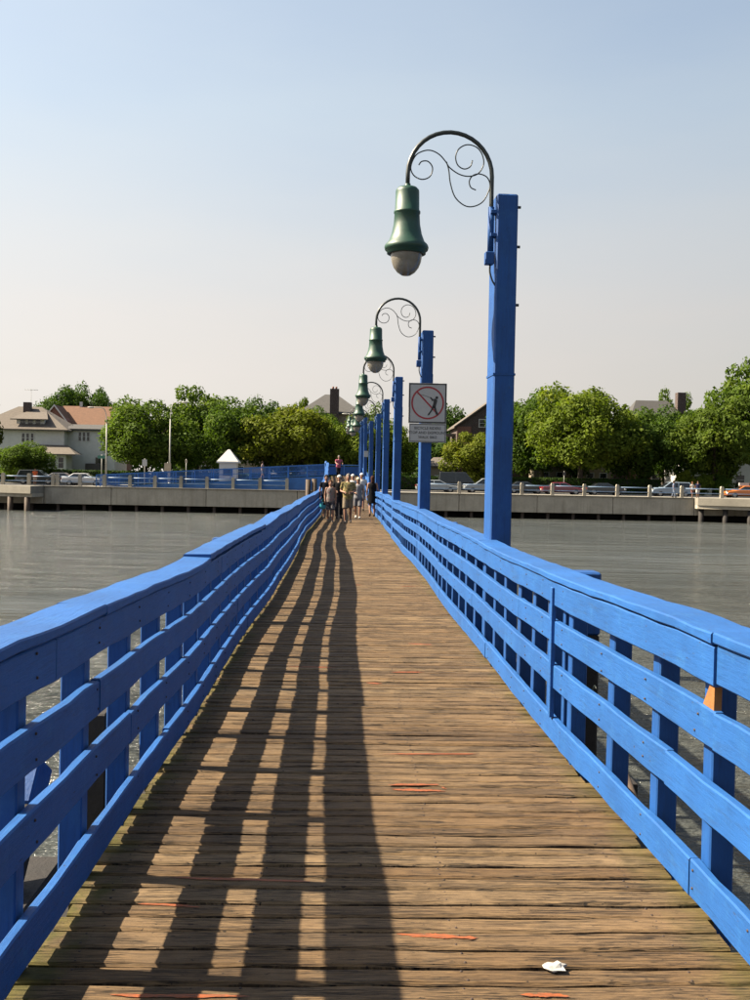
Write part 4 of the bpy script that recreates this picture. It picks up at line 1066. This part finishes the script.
car(525, 117, 'sedan', CP['black'], 'black car just right of the nearest lamp post', 1)
car(562, 112, 'sedan', CP['red'], 'dark red sedan on the quay road right of the nearest lamp post', 1)
car(605, 117, 'sedan', CP['black'], 'black car parked behind the red sedan', 1)
car(671, 111, 'suv', CP['blue'], 'pale silver blue wagon behind the walkers on the right', -1)
cab = car(745, 110, 'sedan', CP['orange'], 'orange taxi cab with white roof board at the right edge', -1, 'taxi')
MB().box((.1, 0, 1.60), (1.1, .3, .34)).build('roof_board', M['sign_white'], cab)

# ------------------------------------------------------------------ people
def remesh(mb, voxel):
    me = mb.mesh('tmp', fix=True); o = bpy.data.objects.new('tmp', me); col.objects.link(o)
    md = o.modifiers.new('r', 'REMESH'); md.mode = 'VOXEL'; md.voxel_size = voxel; md.use_smooth_shade = True
    sm = o.modifiers.new('s', 'SMOOTH'); sm.factor = .5; sm.iterations = 2
    dg = bpy.context.evaluated_depsgraph_get(); out = bpy.data.meshes.new_from_object(o.evaluated_get(dg))
    bpy.data.objects.remove(o); bpy.data.meshes.remove(me); return out
CLOTH = {}
def fab(c, c2=None, scale=22):
    k = (c, c2, scale)
    if k not in CLOTH: CLOTH[k] = cloth('cloth_%d' % len(CLOTH), c, c2, scale)
    return CLOTH[k]
def person(loc, rz, H, label, top, bottom, hair=(.03, .02, .015), shoes=(.03, .03, .03), skin_='skin', step=.16, arms=('down', 'down'), bottom_kind='shorts', sleeve=.5, hat=None, fat=1.0, group='people walking over the footbridge', female=False, detail=True, lean=0.0):
    s = H/1.75; o = empty('person', loc, rz); tag(o, label, 'person', group)
    vox = .017 if detail else .03
    def sc(p): return (p[0]*s, (p[1]-lean*max(0, p[2]-.9))*s, p[2]*s)     # forward is -y
    hipw = .09*(1.05 if female else 1); shw = .175 if female else .195
    legs = []
    for side, fy in ((-1, -step), (1, step)):
        hip = (side*hipw, 0, .90); lift = .05 if fy > 0 else 0
        knee = (side*(hipw+.005), fy*.45-.05, .49+lift*.3); ank = (side*(hipw+.0), fy+.02, .085+lift)
        legs.append((hip, knee, ank, lift))
    arms_ = []
    for side, mode in ((-1, arms[0]), (1, arms[1])):
        sh = (side*shw, 0, 1.415)
        if mode == 'down': el, wr = (side*(shw+.055), .04, 1.13), (side*(shw+.05), -.05, .89)
        elif mode == 'swing': el, wr = (side*(shw+.05), .10, 1.15), (side*(shw+.03), .06, .92)
        elif mode == 'bent': el, wr = (side*(shw+.07), .03, 1.14), (side*(shw-.06), -.20, 1.10)
        elif mode == 'fwd': el, wr = (side*(shw+.08), -.12, 1.2), (side*(shw+.0), -.40, 1.12)
        d = (Vector(wr)-Vector(el)).normalized(); arms_.append((sh, el, wr, tuple(Vector(wr)+d*.09)))
    def tube(mb, pts, rr, n=10): mb.tube([sc(p) for p in pts], [r*s for r in rr], n)
    def mid(a, b, t): return tuple(Vector(a).lerp(Vector(b), t))
    f = fat; wst = .135 if female else .148
    torso = [(.83, .12, .10), (.90, .165, .118), (.97, .165*1.02, .12), (1.07, wst*f, .105*f), (1.17, wst*f, .105*f), (1.28, .162, .115), (1.37, shw-.01, .105), (1.43, shw-.05, .085), (1.465, .075, .065), (1.50, .056, .058), (1.56, .054, .056)]
    mb = MB()
    def rings(ts, g=0.0): return [sc((0, 0, z))[:2]+(z*s, (a+g)*s, (b+g)*s) for z, a, b in ts]
    mb.loft(rings(torso), 16)
    for hip, knee, ank, lift in legs:
        tube(mb, [hip, mid(hip, knee, .3), mid(hip, knee, .75), knee, mid(knee, ank, .3), mid(knee, ank, .75), ank, (ank[0], ank[1], .04+lift)], [.088, .085, .064, .057, .056, .042, .036, .036])
        tube(mb, [(ank[0], ank[1]+.03, .035+lift), (ank[0]+.005, ank[1]-.10, .03), (ank[0]+.01, ank[1]-.18, .022)], [.036, .036, .026])
    for sh, el, wr, hd in arms_:
        tube(mb, [(sh[0]*.7, 0, 1.42), sh, mid(sh, el, .35), el, mid(el, wr, .3), wr], [.055, .053, .046, .038, .037, .026])
        tube(mb, [wr, mid(wr, hd, .4), hd], [.026, .036, .030], 8)
    hc = (0, -.015, 1.635)
    mb.ball(sc(hc), (.074*s, .092*s, .115*s), 14, 10)
    mb.ball(sc((0, -.05, 1.575)), (.05*s, .055*s, .05*s), 10, 6)                  # jaw
    if detail:
        mb.ball(sc((0, -.112, 1.62)), (.014*s, .022*s, .024*s), 8, 5)            # nose
        for e in (-1, 1): mb.ball(sc((e*.077, .0, 1.625)), (.012*s, .022*s, .032*s), 8, 5)
    me = remesh(mb, vox*s)
    if detail:                                                                   # five fingers on each hand, joined to the palm
        fm = MB()
        for (sh, el, wr, hd), side in zip(arms_, (-1, 1)):
            d = (Vector(hd)-Vector(wr)).normalized(); ac = d.cross(Vector((1, 0, 0))).normalized()
            for i, Lf in enumerate((.07, .08, .075, .06)):
                b0 = Vector(hd)+ac*(i-1.5)*.019-d*.02; b1 = b0+d*Lf*.6; b2 = b1+d*Lf*.35-Vector((side*.022, 0, 0))
                fm.tube([sc(b0), sc(b1), sc(b2)], [.0095*s, .009*s, .007*s], 6)
            t0 = Vector(wr)+d*.03; t1 = t0+d*.04+ac*-.04; t2 = t1+d*.035-Vector((side*.012, 0, 0))
            fm.tube([sc(t0), sc(t1), sc(t2)], [.012*s, .011*s, .008*s], 6)
        bm = bmesh.new(); bm.from_mesh(me); tmp = fm.mesh('f'); bm.from_mesh(tmp); bm.to_mesh(me); bm.free(); bpy.data.meshes.remove(tmp)
        for p in me.polygons: p.use_smooth = True
    me.name = 'body'; me.materials.clear(); me.materials.append(M[skin_]); body = link('body', me, o)
    if detail:
        for e in (-1, 1): MB().ball(sc((e*.03, -.098, 1.648)), (.011*s, .008*s, .007*s), 8, 5).build('eye', fab((.03, .025, .02)), body)
        MB().ball(sc((0, -.104, 1.578)), (.022*s, .008*s, .006*s), 8, 5).build('mouth', fab((.3, .08, .07)), body)
    # top
    mb = MB()
    if bottom_kind == 'dress': zl = [(.56, .235, .19), (.75, .215, .165), (.88, .195, .145)]
    else: zl = [(.84, .18, .14), (.90, .185, .142)]
    tt = zl+[(.97, .182, .137), (1.07, max(wst*f, wst)+.022, .105*f+.022), (1.17, wst*f+.02, .105*f+.02), (1.28, .180, .132), (1.37, shw+.008, .122), (1.43, shw-.03, .10), (1.462, .085 if sleeve else .10, .075)]
    mb.loft(rings(tt), 18)
    if sleeve:
        for sh, el, wr, hd in arms_:
            pts = [(sh[0]*.6, 0, 1.41), sh, mid(sh, el, min(1, sleeve))]; rr = [.07, .068, .062]
            if sleeve > 1: pts.append(mid(el, wr, sleeve-1)); rr = [.07, .064, .052, .044]
            tube(mb, pts, rr)
    me = remesh(mb, vox*s); me.materials.clear(); me.materials.append(top); link('dress' if bottom_kind == 'dress' else 'shirt', me, o).data.name = 'shirt'
    # bottom
    if bottom_kind != 'dress':
        mb = MB(); mb.loft(rings([(.80, .15, .12), (.88, .182, .136), (.95, .178, .132), (1.0, .168, .125)]), 16)
        for hip, knee, ank, lift in legs:
            if bottom_kind == 'shorts': tube(mb, [hip, mid(hip, knee, .5), mid(hip, knee, .95)], [.105, .102, .098])
            elif bottom_kind == 'trousers': tube(mb, [hip, mid(hip, knee, .5), knee, mid(knee, ank, .5), mid(knee, ank, .97)], [.103, .092, .076, .066, .062])
        if bottom_kind == 'skirt': mb.loft(rings([(.48, .215, .19), (.7, .20, .165), (.9, .186, .14)]), 16)
        me = remesh(mb, vox*s); me.materials.clear(); me.materials.append(bottom); link({'shorts': 'shorts', 'trousers': 'trousers', 'skirt': 'skirt'}[bottom_kind], me, o)
    for hip, knee, ank, lift in legs:
        mb = MB(); tube(mb, [(ank[0], ank[1]+.045, .04+lift), (ank[0], ank[1]-.02, .045+lift*.8), (ank[0]+.008, ank[1]-.12, .036), (ank[0]+.012, ank[1]-.195, .028)], [.036, .045, .044, .026])
        mb.build('shoe', fab(shoes), o)
    # hair and hat
    mb = MB(); long_ = female
    rg = []
    for i in range(9):
        a = math.pi/2*(i/8); rg.append((0, sc((0, .012, 1.65))[1], (1.66+.110*math.sin(a))*s, .088*math.cos(a)*s+.002, .104*math.cos(a)*s+.002))
    rg = [(0, sc((0, .035, 1.6))[1], 1.56*s, .070*s, .068*s), (0, sc((0, .03, 1.6))[1], 1.60*s, .080*s, .078*s)]+rg
    if long_: rg = [(0, sc((0, .055, 1.45))[1], 1.44*s, .060*s, .040*s), (0, sc((0, .05, 1.5))[1], 1.50*s, .078*s, .058*s)]+rg
    mb.loft(rg, 16); hm = mb.build('hair', fab(hair), o)
    if hat:
        mb = MB(); rg = [(0, sc((0, -.01, 1.69))[1], (1.672+.10*math.sin(math.pi/2*i/6))*s, .092*math.cos(math.pi/2*i/6)*s+.002, .108*math.cos(math.pi/2*i/6)*s+.002) for i in range(7)]
        mb.loft(rg, 16); c_ = mb.build('cap', fab(hat), o)
        MB().prism([(.085*s*math.cos(a), (-.09+.09*math.sin(a))*s-.02*s) for a in [math.pi+math.pi*i/8 for i in range(9)]], 1.672*s, 1.684*s, 'Z').build('brim', fab(hat), c_)
    return o
def on_deck(px, Y): return (pX(px, Y, 500), Y, zdeck(Y)+.004)
T = math.pi
floral1 = fab((.26, .23, .21), (.42, .20, .19), 16); floral2 = fab((.34, .27, .12), (.10, .12, .06), 9)
person(on_deck(326, 39.4), .12, 1.70, 'walker in a dark navy shirt at the left rail holding a turquoise bag', fab((.012, .014, .022)), fab((.015, .016, .02)), arms=('down', 'bent'), bottom_kind='shorts', skin_='skin_tan')
person(on_deck(330.4, 35.8), .05, 1.50, 'woman in a sleeveless floral top and patterned shorts, front left of the group', floral1, fab((.10, .10, .12), (.35, .33, .33), 14), hair=(.10, .04, .02), shoes=(.3, .25, .2), sleeve=0, female=True, step=-.13)
person(on_deck(339, 39.2), 0, 1.70, 'walker in a white cap and black shirt behind the floral pair', fab((.015, .015, .017)), fab((.03, .03, .035)), bottom_kind='trousers', hat=(.75, .74, .72), arms=('bent', 'down'))
person(on_deck(348, 35.6), -.05, 1.74, 'heavy man in a beige patterned shirt and khaki shorts at the front', floral2, fab((.26, .21, .15)), hair=(.22, .2, .18), shoes=(.35, .28, .22), fat=1.22, arms=('bent', 'bent'), step=.15, sleeve=.7)
person(on_deck(352.5, 47), 0, 1.74, 'walker in white shirt and white cap, far back in the group, left', fab((.72, .71, .70)), fab((.5, .48, .45)), hat=(.78, .77, .74))
person(on_deck(358, 39.8), -.1, 1.62, 'woman in a pale cap, grey top and grey shorts right of the khaki man', fab((.28, .28, .30)), fab((.20, .20, .22)), hat=(.74, .70, .5), female=True, shoes=(.6, .6, .58), arms=('bent', 'down'), step=-.16, sleeve=.4)
person(on_deck(361.3, 48), 0, 1.78, 'walker in white shirt and white cap, far back in the group, right', fab((.75, .75, .76)), fab((.3, .3, .32)), hat=(.8, .8, .8), step=-.15)
person(on_deck(372.3, 42), T, 1.70, 'woman in a black sleeveless dress walking away near the right rail', fab((.012, .012, .014)), None, hair=(.07, .03, .02), shoes=(.02, .02, .02), bottom_kind='dress', sleeve=0, female=True, step=.13)
person(on_deck(337.7, 73), .3, 1.72, 'person in a pink shirt at the top of the rise', fab((.55, .14, .22)), fab((.02, .02, .025)), hair=(.3, .27, .24), arms=('fwd', 'fwd'), bottom_kind='trousers', lean=.18)
# turquoise bag in the hand of the walker at the left rail
hp = on_deck(323.0, 39.3); bgx = MB(); bgx.loft([(0, 0, .0, .07, .03), (0, 0, .04, .11, .05), (0, 0, .18, .12, .05), (0, 0, .28, .10, .03)], 12)
bo = bgx.build('carrier_bag', simple('turquoise_plastic', (.05, .45, .55), .4, .1, 9)); bo.location = (hp[0], hp[1]-.05, .36)
tag(bo, 'turquoise carrier bag held by the walker at the left rail', 'bag')
MB().tube(catmull([(-.06, 0, .26), (0, 0, .42), (.06, 0, .26)]), .008, 6).build('handle', bo.data.materials[0], bo)
# on the quay and ramp
G2 = 'people on the quay'
def on_quay(px, Y): return (pX(px, Y), Y, QZ)
person(on_quay(35, 101), .4, 1.7, 'walker in an orange shirt on the quay in front of the dark wagon', fab((.75, .16, .06)), fab((.45, .38, .3)), group=G2, detail=False)
person(on_quay(674, 100), 1.2, 1.7, 'walker in a pale blue shirt in front of the silver blue wagon', fab((.22, .30, .45)), fab((.2, .25, .35)), group=G2, detail=False, bottom_kind='trousers')
person(on_quay(692.5, 99), .3, 1.62, 'walker in a white top beside a companion in navy on the right quay', fab((.7, .66, .6)), fab((.25, .12, .1)), group=G2, detail=False, female=True, hair=(.2, .1, .05))
person(on_quay(698, 99.3), -.3, 1.72, 'walker in a navy shirt and white shorts on the right quay', fab((.03, .035, .08)), fab((.7, .68, .66)), group=G2, detail=False)
rx = pX(262.3, 96.5); person((rx, 96.5, rz_(rx)+.01), 1.4, 1.7, 'walker in a pale shirt partway down the blue ramp', fab((.45, .35, .36)), fab((.2, .2, .25)), group=G2, detail=False)
